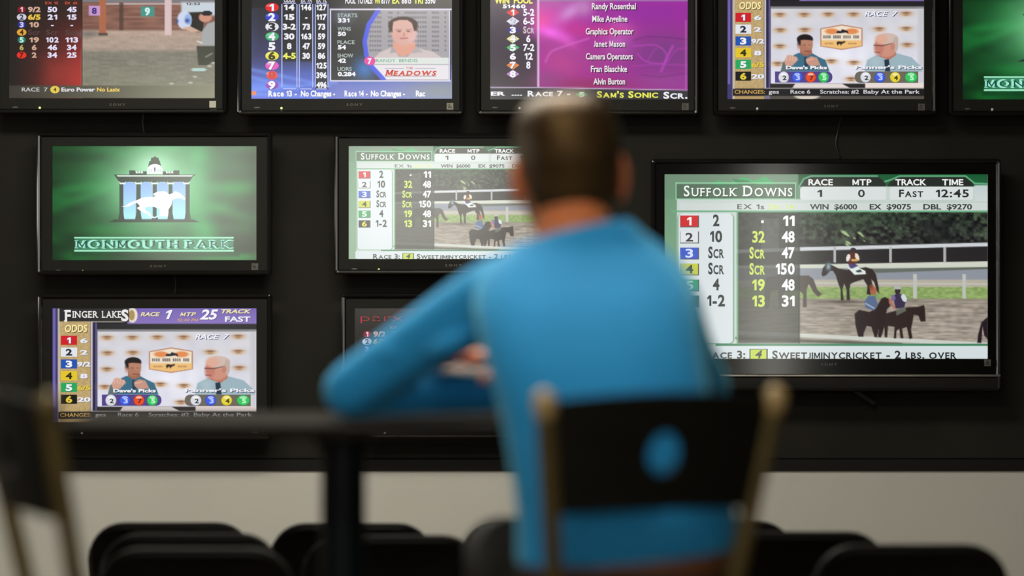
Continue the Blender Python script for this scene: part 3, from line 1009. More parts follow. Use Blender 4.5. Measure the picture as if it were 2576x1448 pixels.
def pic_blue():
    p = Picture((632, -37, 1137, 248), 2.0)
    p.view(580, 0, 4.155)
    p.rect(190, -170, 2330, 1050, (44, 45, 50), col2=(96, 118, 226))
    p.rect(190, -170, 2330, 640, (44, 45, 52), .85, soft=60)
    p.blob(380, 560, 200, 200, (62, 60, 130), .5)
    p.rect(1040, 850, 2330, 1050, (130, 134, 190), .55, soft=30)
    p.blob(2200, 950, 420, 130, (140, 148, 140), .75)  # grey-green screen glare painted into the picture's lower right
    for a, b in (((200, 720), (1030, 900)), ((200, 800), (700, 930)), ((200, 940), (1100, 860)), ((200, 980), (900, 1010))):
        p.line([a, b], 26, (130, 170, 255), .55, soft=9)
    p.blob(330, 900, 260, 70, (110, 150, 250), .7)
    for x0, x1, yb in ((535, 692, 640), (715, 860, 640), (882, 1020, 930)):
        p.rect(x0, 30, x1, yb, (36, 37, 40), .9, soft=4)
    p.rect(190, -170, 2330, 82, (34, 34, 36), .8, soft=3)
    p.rect(1040, 95, 2300, 835, (46, 48, 50))
    p.blob(1180, 170, 110, 90, (110, 116, 140), .7)
    p.blob(1400, 720, 120, 120, (60, 120, 200), .9)
    # portrait
    arc = [(1545, 100), (1440, 260), (1400, 430), (1420, 580), (1480, 700), (1600, 830)]
    p.poly(arc + [(2282, 830), (2282, 100)], (162, 158, 164))
    for i in range(9):
        y = 132 + i * 49
        for x0, x1 in ((1530 if i < 2 else 1450, 1605), (1645, 1715), (1740, 1790), (1820, 2065), (2105, 2200), (2235, 2275)):
            for k in range(int((x1 - x0) / 26)):
                p.rect(x0 + k * 26, y - 11, x0 + k * 26 + 19, y + 11, (112, 108, 116), .8)
    p.poly([(1500, 605), (1560, 545), (1690, 490), (1760, 590), (1850, 590), (1940, 495), (2120, 540), (2190, 590), (2220, 605)], (204, 190, 190))
    p.poly([(1695, 440), (1935, 440), (1930, 500), (1880, 560), (1800, 590), (1735, 560), (1700, 500)], (222, 158, 138))
    p.poly([(1690, 480), (1740, 545), (1660, 555)], (170, 160, 166))
    p.poly([(1940, 480), (2010, 540), (1890, 560)], (176, 168, 172))
    p.ell(1810, 330, 132, 142, (216, 168, 158))
    p.ell(1900, 360, 50, 90, (226, 190, 190), .6, soft=.7)
    p.ell(1802, 255, 152, 84, (58, 40, 36))
    p.rect(1655, 240, 1690, 330, (58, 40, 36), soft=5)
    p.rect(1915, 240, 1950, 320, (64, 46, 42), soft=5)
    p.poly([(1690, 300), (1700, 225), (1770, 205), (1850, 208), (1895, 240), (1915, 310), (1905, 350), (1705, 350)], (218, 172, 162))
    p.line([(1728, 308), (1782, 312)], 9, (150, 104, 98), .8)
    p.line([(1838, 308), (1888, 304)], 9, (150, 104, 98), .8)
    p.ell(1760, 328, 20, 8, (96, 62, 62), .8, soft=.8)
    p.ell(1858, 326, 20, 8, (96, 62, 62), .8, soft=.8)
    p.blob(1750, 380, 40, 40, (226, 160, 150), .6)
    p.blob(1870, 380, 40, 40, (230, 170, 162), .6)
    p.line([(1815, 345), (1808, 375)], 16, (190, 130, 124), .8)
    p.line([(1775, 400), (1850, 396)], 10, (164, 84, 88))
    p.rect(1500, 600, 2282, 668, (220, 224, 220))
    p.poly([(1470, 675), (2282, 675), (2282, 832), (1600, 832), (1530, 770)], (228, 224, 230))
    p.line(arc, 46, (76, 92, 226))
    T = p.text
    W2 = (212, 208, 226)
    p.frame(1036, 88, 2310, 104, 10, W2)
    p.crect(1036, 88, 1050, 845, W2)
    p.crect(1036, 836, 2300, 850, W2)
    p.crect(2280, 96, 2292, 838, W2)
    for x0, x1, yb in ((530, 697, 930), (712, 862, 932), (880, 1022, 932)):
        for r in ((x0, 40, x0 + 10, yb - 20), (x1 - 10, 40, x1, yb - 20), (x0 + 16, 28, x1 - 16, 37), (x0 + 16, yb - 10, x1 - 16, yb)):
            p.crect(*r, (176, 184, 240))
    for s, a, b in (('ODDS', 555, 670), ('EX 7A', 735, 850), ('EX 7L', 895, 1005)):
        T(s, a, -22, b, 22, (206, 204, 214), bold=.03)
    for s, a, b, c in (('POOL TOTALS:', 1198, 1482, WHITE), ('WN', 1505, 1560, (232, 240, 70)), ('8777', 1575, 1668, WHITE), ('EX', 1690, 1768, (232, 240, 70)),
                       ('8813', 1788, 1886, WHITE), ('TRI', 1915, 2010, (232, 240, 70)), ('5590', 2034, 2140, WHITE)):
        T(s, a, -26, b, 34, c, bold=.03)
    rows = [('1', (226, 34, 40), WHITE, '14', '146', '127'), ('2', (52, 60, 206), WHITE, '15', '-', '117'), ('3', (226, 226, 236), (40, 40, 46), '3-2', '73', '73'),
            ('4', (60, 176, 112), WHITE, '30', '163', '59'), ('5', None, WHITE, '8', '47', '59'), ('6', (232, 226, 70), (60, 58, 30), '4-5', '30', '86'),
            ('7', (232, 86, 190), WHITE, '', '', '125'), ('8', (224, 86, 84), (214, 66, 66), '', '', '396'), ('9', (150, 70, 190), WHITE, '', '', '496')]
    for i, (n, bc, tc, a, b, c) in enumerate(rows):
        y = 75 + i * 101.4
        if bc:
            p.cell(432, y, 70 if n != '8' else 58, 46, bc)
            p.cell(404, y - 18, 34, 13, tuple(int(v + (255 - v) * .3) for v in bc))
        p.ctext(n, 430, 44 if n == '1' else 74, y - 36, y + 38, tc, bold=.05, shadow=(40, 40, 60) if tc is WHITE else None)
        for s, cx in ((a, 612), (b, 790), (c, 950)):
            if s:
                w = {1: 48, 2: 78, 3: 108}[len(s)] if s != '-' else 24
                if len(s) == 3 and '-' in s:
                    w = 136
                if len(s) == 2 and cx == 612:
                    w = 108
                p.ctext(s, cx, w, y - 28, y + 28, (232, 236, 90) if s == '4-5' else WHITE, bold=.045)
    for i, (a, b, w1, w2) in enumerate((('STARTS', '331', 1325, 1242), ('WINS', '50', 1256, 1206), ('PLACE', '54', 1296, 1206), ('SHOW', '42', 1282, 1206), ('UDRS', '0.284', 1266, 1306))):
        y = 140 + i * 140
        T(a, 1116, y, w1, y + 38, (176, 190, 186), bold=.015)
        T(b, 1120, y + 52, w2, y + 92, WHITE, bold=.045)
    p.cell(1455, 635, 60, 46, (226, 70, 160))
    T('7', 1432, 610, 1474, 664, WHITE, bold=.04)
    T('RANDY BENDIS', 1520, 614, 1956, 648, (104, 172, 140), bold=.01)
    T('THE', 1832, 698, 1908, 722, (196, 56, 46), style='serif')
    p.crect(1610, 710, 1815, 715, (150, 140, 146))
    p.crect(1930, 710, 2140, 715, (150, 140, 146))
    T('Meadows', 1610, 728, 2152, 786, (200, 52, 40), style='serif', shear=.2, bold=.04, gap=.0, shadow=(236, 190, 180))
    p.crect(1612, 790, 2150, 796, (128, 90, 92))
    p.crect(218, 950, 266, 992, (226, 132, 100))
    for s, a, b in (('Race 13 -', 394, 692), ('No Changes -', 734, 1092), ('Race 14 -', 1190, 1432), ('No Changes -', 1465, 1822), ('Rac', 1936, 2034)):
        T(s, a, 948, b, 1004, WHITE, bold=.04, shadow=(90, 100, 160))
    return p


def pic_magenta():
    p = Picture((1233, -37, 1730, 250))
    p.view(1180, 0, 4.155)
    p.rect(210, -170, 730, 1050, (48, 30, 62), col2=(66, 60, 64))
    p.rect(725, -170, 2310, 1050, (164, 46, 150))
    for cx, cy, rx, ry, c, a, r in ((1900, 120, 620, 200, (150, 40, 160), .9, 0), (900, 40, 260, 120, (178, 96, 168), .8, 0), (850, 200, 240, 140, (214, 64, 176), .9, .3),
                                    (760, 250, 90, 120, (244, 70, 160), .8, 0), (860, 345, 170, 70, (252, 100, 240), 1, .25), (1000, 410, 130, 60, (230, 96, 220), .8, .6),
                                    (1060, 120, 150, 70, (206, 140, 208), .9, -.6), (1210, 80, 90, 100, (190, 130, 190), .8, .4), (1120, 300, 130, 70, (196, 40, 150), .8, 0),
                                    (1000, 650, 240, 200, (188, 66, 140), .8, 0), (900, 480, 300, 60, (170, 60, 150), .7, .5), (1560, 440, 150, 150, (196, 96, 190), .9, .3),
                                    (1600, 300, 120, 80, (200, 90, 190), .8, .4), (1450, 320, 260, 60, (206, 50, 130), .7, 0), (2050, 560, 420, 260, (120, 60, 130), .9, 0),
                                    (2000, 860, 400, 100, (150, 70, 150), .8, 0), (1250, 880, 500, 80, (150, 50, 100), .8, 0), (1350, 620, 260, 120, (160, 60, 140), .7, 0),
                                    (820, 830, 180, 90, (140, 70, 130), .6, 0)):
        p.blob(cx, cy, rx, ry, c, a, r)
    for q, w, c, a in ((((800, 640), (860, 540), (1000, 480), (1250, 400)), 22, (220, 110, 200), .5), (((1720, 420), (1900, 380), (2290, 410)), 12, (104, 40, 112), .6),
                       (((1720, 480), (1950, 470), (2060, 560), (2030, 660), (1850, 640), (1760, 560)), 16, (190, 70, 190), .6),
                       (((2010, 740), (2080, 580), (2130, 480)), 26, (190, 70, 190), .7), (((2080, 640), (2170, 520), (2290, 500)), 14, (180, 60, 176), .6),
                       (((1700, 690), (2000, 670), (2290, 680)), 14, (176, 70, 180), .5), (((1800, 780), (2000, 800), (2290, 760)), 14, (110, 50, 110), .5),
                       (((1870, 640), (1910, 560), (1960, 500)), 14, (176, 70, 180), .5)):
        p.line(spline([(a_, b_, 0) for a_, b_ in q], 6) and [(v.x, v.y) for v in spline([(a_, b_, 0) for a_, b_ in q], 6)], w, c, a, soft=4)
    p.rect(730, -170, 2310, 12, (160, 130, 170), .8)
    p.rect(712, -170, 732, 915, (224, 196, 226))
    p.rect(2262, 210, 2275, 930, (190, 110, 190), .6)
    p.poly([(220, 905), (700, 908), (2300, 935), (2300, 946), (700, 920), (220, 918)], (190, 170, 200))
    p.poly([(220, 918), (700, 920), (2300, 946), (2300, 1060), (220, 1060)], (56, 55, 60))
    T = p.text
    YL = (238, 232, 96)
    T('WIN POOL', 265, -26, 664, 32, YL, bold=.045)
    T('51460', 352, 46, 590, 82, WHITE, bold=.05)
    rows = [('1', (222, 40, 46), '5-2'), ('2', (226, 226, 240), '6-5'), ('3', (40, 36, 150), 'Scr'), ('4', (228, 222, 150), '6'), ('5', (70, 190, 110), '7-2'),
            ('6', None, '12'), ('7', (226, 130, 60), '8'), ('8', (196, 140, 206), '')]
    for i, (n, c, v) in enumerate(rows):
        y = 128 + i * 92
        if c:
            p.cpoly([(390, y), (458, y - 46), (526, y), (458, y + 46)], c)
        p.ctext(n, 458, 30 if n == '1' else 64, y - 30, y + 30, WHITE if n != '2' else (206, 208, 226), bold=.05, shadow=(70, 60, 80))
        if v:
            w = {1: 44, 2: 84}.get(len(v), 116)
            p.ctext(v, 624 if len(v) != 1 else 620, w, y - 35, y + 32, (200, 190, 196) if v == 'Scr' else WHITE, bold=.035, style='sc' if v == 'Scr' else '')
    for i, (s, a, b) in enumerate((('Randy Rosenthal', 1284, 1745), ('Mike Angeline', 1288, 1655), ('Graphics Operator', 1220, 1720), ('Janet Mason', 1303, 1632),
                                   ('Camera Operators', 1222, 1712), ('Fran Blaschke', 1274, 1652), ('Alvin Burton', 1300, 1632))):
        y = 32 + i * 131
        T(s, a, y, b, y + 62, (238, 228, 236), bold=.02, shadow=(40, 20, 44), sh=(10, 10))
    T('er ....', 228, 955, 556, 996, WHITE, style='sc', bold=.03, low=1) if False else T('ER ....', 228, 958, 556, 996, WHITE, bold=.04)
    T('Race 7 -', 612, 950, 1060, 1004, WHITE, style='sc', bold=.035)
    p.cpoly([(1112, 988), (1178, 954), (1242, 988), (1178, 1022)], (56, 176, 100))
    T('5', 1150, 964, 1208, 1010, (206, 226, 214), bold=.05)
    T("Sam's Sonic", 1335, 955, 1976, 1018, (236, 236, 90), style='sc', bold=.035)
    T('Scr.', 2032, 962, 2284, 1026, WHITE, style='sc', bold=.035)
    return p


def pic_red():
    p = Picture((22, -44, 540, 247))
    p.view(0, 0, 4.293)
    p.rect(90, -200, 885, 1060, (30, 30, 28))
    t = np.clip((p.X - 10) / 195, 0, 1) ** 1.4 * np.clip((p.Y + 10) / 200, .18, 1)
    p.mix(np.where(p.X < 206, t, 0), (184, 46, 42))
    p.rect(480, 640, 880, 920, (160, 60, 54), .5, soft=40)
    # paddock picture
    p.rect(884, -200, 2330, 930, (150, 140, 130))
    p.rect(884, -200, 2330, 330, (140, 98, 84), col2=(128, 90, 78))
    p.noise(40, 4, 884, 10, 1960, 330, (34, 26, 22), 31)
    p.rect(884, -200, 2330, 14, (120, 124, 130))
    p.rect(1130, 20, 1960, 44, (196, 190, 194), .7)
    p.line([(1320, 180), (1960, 182)], 8, (186, 150, 140), .6)
    p.rect(884, 320, 2330, 560, (182, 158, 142), col2=(168, 152, 138), soft=6)
    p.rect(884, 545, 2330, 930, (128, 124, 112), col2=(132, 130, 112), soft=12)
    p.noise(24, 5, 884, 330, 2330, 930, (17, 16, 15), 32)
    p.noise(5, 4, 884, 330, 2330, 930, (10, 9, 8), 33)
    p.blob(950, 360, 120, 40, (110, 104, 100), .8)
    p.rect(1285, 20, 1330, 320, (80, 58, 54), .8, soft=3)
    p.rect(1066, -20, 1142, 360, (172, 104, 74))
    p.rect(1062, 350, 1160, 378, (80, 70, 66), soft=3)
    p.rect(1778, -20, 1848, 372, (216, 190, 192))
    p.rect(1955, 14, 2330, 160, (200, 210, 220), soft=6)
    p.rect(955, 55, 1078, 158, (198, 150, 200))
    p.rect(1520, 60, 1664, 168, (70, 146, 136))
    p.poly([(2010, 125), (2200, 120), (2190, 330), (2130, 340), (2060, 290)], (40, 36, 34))
    p.ell(1990, 210, 78, 100, (204, 214, 236))
    p.ell(2030, 200, 40, 60, (140, 176, 222), .8)
    p.blob(2020, 215, 24, 22, (50, 64, 150))
    p.blob(1910, 220, 16, 20, (60, 70, 150))
    p.poly([(1960, 290), (2060, 280), (2160, 330), (2060, 340)], (206, 170, 150))
    p.ell(2215, 180, 70, 52, (204, 146, 124))
    p.ell(2232, 135, 60, 28, (40, 36, 44))
    p.poly([(2165, 490), (2185, 320), (2240, 245), (2330, 220), (2330, 495)], (164, 168, 168))
    p.poly([(2120, 490), (2330, 490), (2330, 660), (2230, 700), (2140, 700)], (64, 66, 56))
    p.line([(2220, 610), (2290, 570)], 12, (150, 150, 140))
    p.ell(2145, 748, 86, 18, (180, 210, 206))
    p.ell(2260, 712, 28, 10, (180, 180, 166))
    p.line([(2130, 440), (2180, 458)], 14, (220, 220, 210))
    for x, y in ((2055, 890), (1850, 900), (2105, 825), (2300, 675)):
        p.blob(x, y, 22, 9, (220, 216, 196), .9)
    p.rect(90, 920, 2330, 1060, (62, 58, 52), col2=(134, 134, 108), axis='x', soft=4)
    p.crect(880, -40, 888, 918, (40, 36, 34))
    T = p.text
    T('8', 988, 78, 1042, 138, (70, 48, 130), bold=.05)
    T('9', 1560, 78, 1618, 152, (206, 240, 232), bold=.05)
    T('12:53', 2010, 20, 2156, 46, (60, 56, 54), bold=.03)
    T('parx', 160, -126, 620, -50, (190, 40, 48), bold=-.02)
    T('parx', 172, -118, 608, -54, (44, 26, 28), bold=-.035)
    T('EX 1S', 485, 10, 625, 36, (196, 82, 60), bold=.02)
    T('EX 6S', 698, 10, 832, 36, (196, 82, 60), bold=.02)
    TAN, LIL = (208, 168, 146), (228, 222, 246)
    rows = [('1', (128, 20, 40), (236, 200, 210), '9/2', '50', '45'), ('2', (206, 204, 220), (50, 46, 66), '6/5', '21', '15'),
            ('3', (40, 40, 140), (204, 206, 240), '10', '-', '-'), ('4', (226, 164, 60), (50, 36, 20), 'Scr', 'Scr', 'Scr'),
            ('5', (26, 120, 100), (196, 240, 226), '19', '102', '113'), ('6', None, (190, 174, 100), '6', '46', '34'), ('7', (226, 50, 36), (90, 14, 14), '2', '34', '25')]
    for i, (n, bc, tc, a, b, c) in enumerate(rows):
        y = 94 + i * 82.6
        if bc:
            p.cell(230, y, 52 if n in '247' else 44, 37, bc)
        p.ctext(n, 230, 26 if n == '1' else 44, y - 26, y + 26, tc, bold=.035)
        for s, cx in ((a, 366), (b, 562), (c, 772)):
            w = {1: 52, 2: 104, 3: 136}[len(s)] if s != '-' else 28
            col = {'Scr': (82, 62, 60), '6/5': (236, 196, 70)}.get(s, TAN if cx == 366 else LIL)
            p.ctext(s, cx, w, y - 26, y + 26, col, bold=.02 if s == 'Scr' else .04)
    T('RACE 7', 232, 944, 510, 984, (206, 206, 208), bold=.01)
    p.cell(590, 965, 50, 40, (232, 200, 80))
    T('4', 572, 946, 606, 984, (70, 60, 40), bold=.03)
    T('Euro Power', 660, 944, 1022, 984, (230, 228, 236), bold=.03)
    T('No Lasix', 1044, 944, 1294, 984, (240, 206, 96), bold=.03)
    return p


# ------------------------------------------------------------ televisions
PICS = {'track': pic_track(), 'gold': pic_gold(), 'green': pic_green(), 'blue': pic_blue(), 'magenta': pic_magenta(), 'red': pic_red()}


def frame_loops(bm, rects, closed=True):
    """rects: (x0, z0, x1, z1, y, corner radius)"""
    loops = []
    for x0, z0, x1, z1, y, r in rects:
        q = rrect((x1 - x0) / 2, (z1 - z0) / 2, r, 4)
        loops.append([((x0 + x1) / 2 + a, y, (z0 + z1) / 2 + b) for a, b in q])
    bridge(bm, loops, closed=closed, cap=not closed)


def television(pic, sc, ho, label, led, logo=True, sticker=None, big=False, dim=False):
    """sc, ho: screen and housing rectangles as seen in the photograph"""
    a, b = P(sc[0], sc[3], YS), P(sc[2], sc[1], YS)
    cx, cz = (a.x + b.x) / 2, (a.z + b.z) / 2
    W, H = b.x - a.x, b.z - a.z
    t = thing('television', label, 'television', (cx, YW, cz), 0, 'televisions on the black wall')
    F = YS - YW                                    # local y of the bezel face
    p0, p1 = P(ho[0], ho[3], YS), P(ho[2], ho[1], YS)
    x0, z0, x1, z1 = p0.x - cx, p0.z - cz, p1.x - cx, p1.z - cz
    rim = 0.017
    r = 0.012
    bm = bmesh.new()                               # glossy outer housing with a rounded rim
    prof = [(rim, F + .004), (rim, F - .002), (rim * .75, F - .008), (rim * .4, F - .009), (rim * .12, F - .006), (0, F + .002),
            (0, F + .028), (.012, F + .040), (.05, F + .052), (.06, -.004), (.10, -.0005)]
    loops = []
    for o, y in prof:
        q = rrect((x1 - x0) / 2 - o, (z1 - z0) / 2 - o, max(r - o * .5, .003), 4)
        loops.append([((x0 + x1) / 2 + u, y, (z0 + z1) / 2 + v) for u, v in q])
    vs = bridge(bm, loops, cap=False)
    bm.faces.new(vs[-1])
    obj('housing', bm, M['gloss_black'], t)
    bm = bmesh.new()
    g = 0.0015
    bx0, bz0, bx1, bz1 = x0 + rim - .001, z0 + rim - .001, x1 - rim + .001, z1 - rim + .001
    if big:
        bz0 = P(0, 940, YS).z - cz
    frame_loops(bm, [(bx0, bz0, bx1, bz1, F, .002), (-W / 2, -H / 2, W / 2, H / 2, F, .001), (-W / 2, -H / 2, W / 2, H / 2, F + .010, .001),
                     (bx0, bz0, bx1, bz1, F + .010, .002)])
    obj('bezel', bm, M['piano'] if big else M['bezel'], t)
    s = link('screen', pic.mesh(W, H), M['screen'], t)
    s.location = (0, F + .006, 0)
    if big:
        zt, zb = P(0, 941, YS).z - cz, P(0, 947, YS).z - cz
        bm = bmesh.new()
        bm_box(bm, (x0 + .004, F - .014, zb), (x1 - .004, F + .004, zt), .0025)
        o = obj('silver_strip', bm, M['silver'], t)
        o['label'] = 'thin silver strip under the glass'
        bm = bmesh.new()
        bm_box(bm, (x0 + .006, F - .008, z0 + .006), (x1 - .006, F + .004, zb - .001), .004)
        obj('speaker_bar', bm, M['bezel'], t)
        pa, pb = P(2150, 984, YS), P(2205, 1020, YS)
        bm = bmesh.new()
        bm_tube(bm, [(pa.x - cx, -.03, pa.z - cz + .02), (pa.x - cx + .02, -.035, pa.z - cz - .004), (pb.x - cx, -.03, pb.z - cz + .01), (pb.x - cx + .004, -.012, pb.z - cz)],
                [.016, .016, .014, .01], 10)
        obj('cable_plug', bm, M['cord'], t)
    if logo:
        v, f = spaced('SONY', .03, 0, serif=True, gap=.25)
        lx, ly, lw = logo
        q = P(lx, ly, YS)
        hgt = .0075 if not big else .0085
        sc_ = (lw * K * YS) / (v[:, 0].max() - v[:, 0].min())
        me = bpy.data.meshes.new('maker_logo')
        me.from_pydata([(q.x - cx + (p[0] - v[:, 0].mean()) * sc_, F - .0006, q.z - cz + (p[1] / CAP - .5) * hgt) for p in v], [], f)
        link('maker_logo', me, M['logo_grey'], t)
    if led:
        q = P(*led, YS)
        bm = bmesh.new()
        bm_ell(bm, (q.x - cx, F, q.z - cz), (.0042, .002, .0042), n=6)
        obj('power_light', bm, M['led_dim'] if dim else M['led'], t)
        bm = bmesh.new()
        bm_ell(bm, (q.x - cx - .085, F, q.z - cz + .002), (.011, .0015, .003), n=6)
        obj('sensor_window', bm, M['logo_grey'], t)
    if sticker:
        sx, sy, kind = sticker
        q = P(sx, sy, YS)
        bm = bmesh.new()
        bm_box(bm, (q.x - cx - .0115, F - .0009, q.z - cz - .0115), (q.x - cx + .0115, F + .001, q.z - cz + .0115))
        o = obj('sticker', bm, M[kind], t, smooth=0)
        if kind != 'sticker':
            bm = bmesh.new()
            for k in range(3):
                bm_box(bm, (q.x - cx - .007, F - .0013, q.z - cz - .006 + k * .005), (q.x - cx + .007 - .003 * k, F - .0007, q.z - cz - .004 + k * .005))
            obj('sticker_print', bm, M['bezel'], o, smooth=0)
    return t


TOP = -37
television(PICS['red'], (22, TOP - 5, 540, 247), (-12, TOP - 42, 572, 286),
           'television at left end of top row showing a dirt paddock and dark red odds column', (100, 271), (290, 263, 40), (535, 262, 'sticker'))
television(PICS['blue'], (632, TOP, 1137, 248), (596, TOP - 38, 1168, 290),
           'television in top row with blue screen and portrait of a dark haired man', (708, 272), (886, 263, 40), (1132, 267, 'sticker_mid'))
television(PICS['magenta'], (1233, TOP, 1730, 250), (1198, TOP - 38, 1758, 290),
           'television in top row with magenta screen of white names above the seated man', (1307, 272), None, (1724, 268, 'sticker_dim'), dim=True)
television(PICS['gold'], (1830, TOP, 2325, 249), (1794, TOP - 38, 2356, 290),
           'television in top row above the big television, showing two presenters beside tan odds column', (1905, 273), (2086, 267, 36), (2318, 269, 'sticker_dim'), dim=True)
television(PICS['green'], (2422, TOP, 2926, 250), (2385, TOP - 38, 2960, 291),
           'dark green television cut by the right edge at the end of the top row', (2496, 275), (2680, 267, 36), (2920, 269, 'sticker_dim'), dim=True)
television(PICS['green'], (131, 367, 645, 654), (92, 332, 684, 692),
           'television with pale green screen showing a white horse before an arched building', (208, 682), (392, 669, 42), (641, 670, 'sticker_dim'))
television(PICS['track'], (877, 367, 1391, 651), (840, 335, 1430, 690),
           'small television showing horses on a racetrack, partly behind the seated man', (953, 678), (1135, 667, 42), (1387, 668, 'sticker_dim'))
television(PICS['track'], (1672, 438, 2485, 902), (1638, 399, 2518, 984),
           'biggest television, at right of the man, showing horses on a racetrack', None, (2080, 916, 40), (2484, 912, 'sticker_dim'), big=True)
television(PICS['gold'], (131, 775, 645, 1062), (95, 738, 684, 1106),
           'lowest left television showing two presenters under a purple banner', (206, 1088), (392, 1078, 42), (641, 1080, 'sticker_dim'), dim=True)
television(PICS['red'], (892, 775, 1406, 1063), (858, 738, 1446, 1102),
           'low dark television mostly hidden behind the man\'s bent left arm', (968, 1088), (1150, 1078, 42), (1402, 1080, 'sticker_dim'), dim=True)


def cord(pts, label):
    bm = bmesh.new()
    bm_tube(bm, spline([P(x, y, YW - .005) for x, y in pts], 6), .0035, 8)
    tag(obj('power_cord', bm, M['cord']), label, 'cord')


cord([(2116, 292), (2108, 330), (2103, 362), (2112, 396)], 'thin black cord hanging down to the top of the biggest television')
cord([(362, 286), (360, 308), (362, 332)], 'short black cord above the pale green arched building television')
cord([(440, 692), (443, 716), (441, 738)], 'short black cord between the two left televisions of the lower rows')


# ------------------------------------------------------------ folding chairs
def make_folding_chair(label):
    t = thing('folding_chair', label, 'folding chair', (0, 0, 0), 0, 'folding chairs in rows before the televisions')
    w, r = 0.205, 0.0105
    # front legs and back frame: one inverted U, leaning back; y=0 at the top of the back, the seat reaches forward (+y)
    top, R = 0.738, 0.085

    def at(z):
        return 0.002 + (top - z) * 0.50 if z < 0.5 else 0.002 + (top - z) * 0.22 + max(0, 0.5 - z)
    y5 = 0.002 + (top - 0.5) * 0.22
    half = [(w - .012, y5 + 0.28, .012), (w - .006, y5 + .0, .5), (w, 0.02, top - R)]
    arc = [(w - R + R * math.cos(a), 0.002 + (R - R * math.sin(a)) * .22, top - R + R * math.sin(a)) for a in [math.radians(d) for d in (15, 30, 45, 60, 75, 90)]]
    pts = half + arc
    full = pts + [(-x, y, z) for x, y, z in reversed(pts)]
    bm = bmesh.new()
    bm_tube(bm, full, r, 12)
    obj('back_frame', bm, M['chair_steel'], t)
    # back panel, wrapped round the frame, slightly dished
    bm = bmesh.new()
    outline = rrect(w + .004, 0.125, 0.088, 7)
    n = len(outline)
    loops = []
    for k, (s, dy) in enumerate(((1.0, .010), (1.0, -.004), (.985, -.011), (.955, -.0125), (.90, -.006), (.5, .004), (.02, .006))):
        L = []
        for x, z in outline:
            z2 = z * s
            zz = 0.628 + z2
            L.append((x * s, .002 + (top - zz) * .22 + dy + .012 * (1 - (x * s / w) ** 2) - .006, zz))
        loops.append(L)
    back = [[(x, y + .010, z) for x, y, z in L] for L in reversed(loops[2:])]
    bridge(bm, loops + back[:], closed=False, cap=True) if False else bridge(bm, [[(x, y + .02, z) for x, y, z in loops[-1]]] + [[(x, y + .016, z) for x, y, z in L] for L in reversed(loops[1:-1])] + loops, cap=True)
    obj('back_panel', bm, M['chair_vinyl'], t)
    # seat
    bm = bmesh.new()
    q = rrect(w - .018, .19, .06, 6)
    bridge(bm, [[(x * s, .255 + y * s, .435 + dz) for x, y in q] for s, dz in ((.9, -.012), (1, -.008), (1.01, .004), (.98, .012), (.9, .015), (.4, .010), (.05, .009))])
    obj('seat', bm, M['chair_vinyl'], t)
    # rear legs: from under the seat front back to the floor
    for s in (-1, 1):
        bm = bmesh.new()
        bm_tube(bm, [(s * (w - .03), .40, .42), (s * (w - .028), .18, .22), (s * (w - .026), -.06, .012)], r, 12)
        lg = obj('rear_leg', bm, M['chair_steel'], t)
        bm = bmesh.new()
        bm_tube(bm, [(s * (w - .026), -.062, .016), (s * (w - .026), -.064, 0)], .0135, 10)
        obj('rubber_foot', bm, M['rubber'], lg)
        bm = bmesh.new()
        bm_tube(bm, [(s * (w - .012), y5 + .28, .016), (s * (w - .012), y5 + .28, 0)], .0135, 10)
        obj('front_foot', bm, M['rubber'], t)
    bm = bmesh.new()
    bm_tube(bm, [(-(w - .026), .0, .0705), (w - .026, .0, .0705)], .008, 10)
    obj('stretcher', bm, M['chair_steel'], t)
    bm = bmesh.new()
    bm_tube(bm, [(-(w - .012), y5 + .19, .17), (w - .012, y5 + .19, .17)], .008, 10)
    obj('stretcher', bm, M['chair_steel'], t)
    return t


chairs = [
    (428, 1314, 6.25, 'black folding chair at the far row\'s left end, rearmost of the left cluster'),
    (884, 1316, 6.25, 'black folding chair in the far row behind the table post'),
    (1364, 1310, 6.25, 'black folding chair in the far row hidden behind the seated man'),
    (1794, 1311, 6.25, 'black folding chair in the far row just right of the occupied stool'),
    (478, 1341, 5.70, 'black folding chair in the middle of the left cluster of three'),
    (985, 1346, 5.70, 'black folding chair in the middle row just right of the table post'),
    (2008, 1337, 5.70, 'black folding chair in the middle row between the stool and the far right chair'),
    (492, 1377, 5.15, 'black folding chair nearest the camera on the left'),
    (2292, 1369, 5.15, 'black folding chair nearest the camera on the right, farthest right of all'),
]
proto = None
for px, py, Y, lab in chairs:
    q = P(px, py, Y)
    if proto is None:
        proto = make_folding_chair(lab)
        proto.location = (q.x, Y, 0)
        proto.scale = (1, 1, q.z / 0.753)
    else:
        dup(proto, (q.x, Y, 0), 0, lab, (1, 1, q.z / 0.753))


# ------------------------------------------------------------ bar table
TZ = 1.112
TX0, TX1, TY0, TY1 = -0.735, 0.28, 3.868, 4.27
PX, PY = -0.284, 4.069                          # the post
tb = thing('bar_table', 'dark rectangular bar table on a black post beneath the man\'s folded arms', 'table', (PX, PY, 0))
bm = bmesh.new()
q = rrect((TX1 - TX0) / 2 - .003, (TY1 - TY0) / 2 - .003, .045, 6)
ox, oy = (TX0 + TX1) / 2 - PX, (TY0 + TY1) / 2 - PY
bridge(bm, [[(x * s + ox, y * s + oy, z) for x, y in q] for s, z in ((1, TZ - .021), (1, TZ - .001), (.997, TZ), (.5, TZ))])
obj('table_top', bm, M['table_top'], tb)
bm = bmesh.new()
q2 = rrect((TX1 - TX0) / 2, (TY1 - TY0) / 2, .047, 6)
q1 = rrect((TX1 - TX0) / 2 - .003, (TY1 - TY0) / 2 - .003, .045, 6)
bridge(bm, [[(x + ox, y + oy, z) for x, y in qq] for qq, z in ((q1, TZ - .022), (q2, TZ - .020), (q2, TZ - .003), (q1, TZ - .0005))], closed=True)
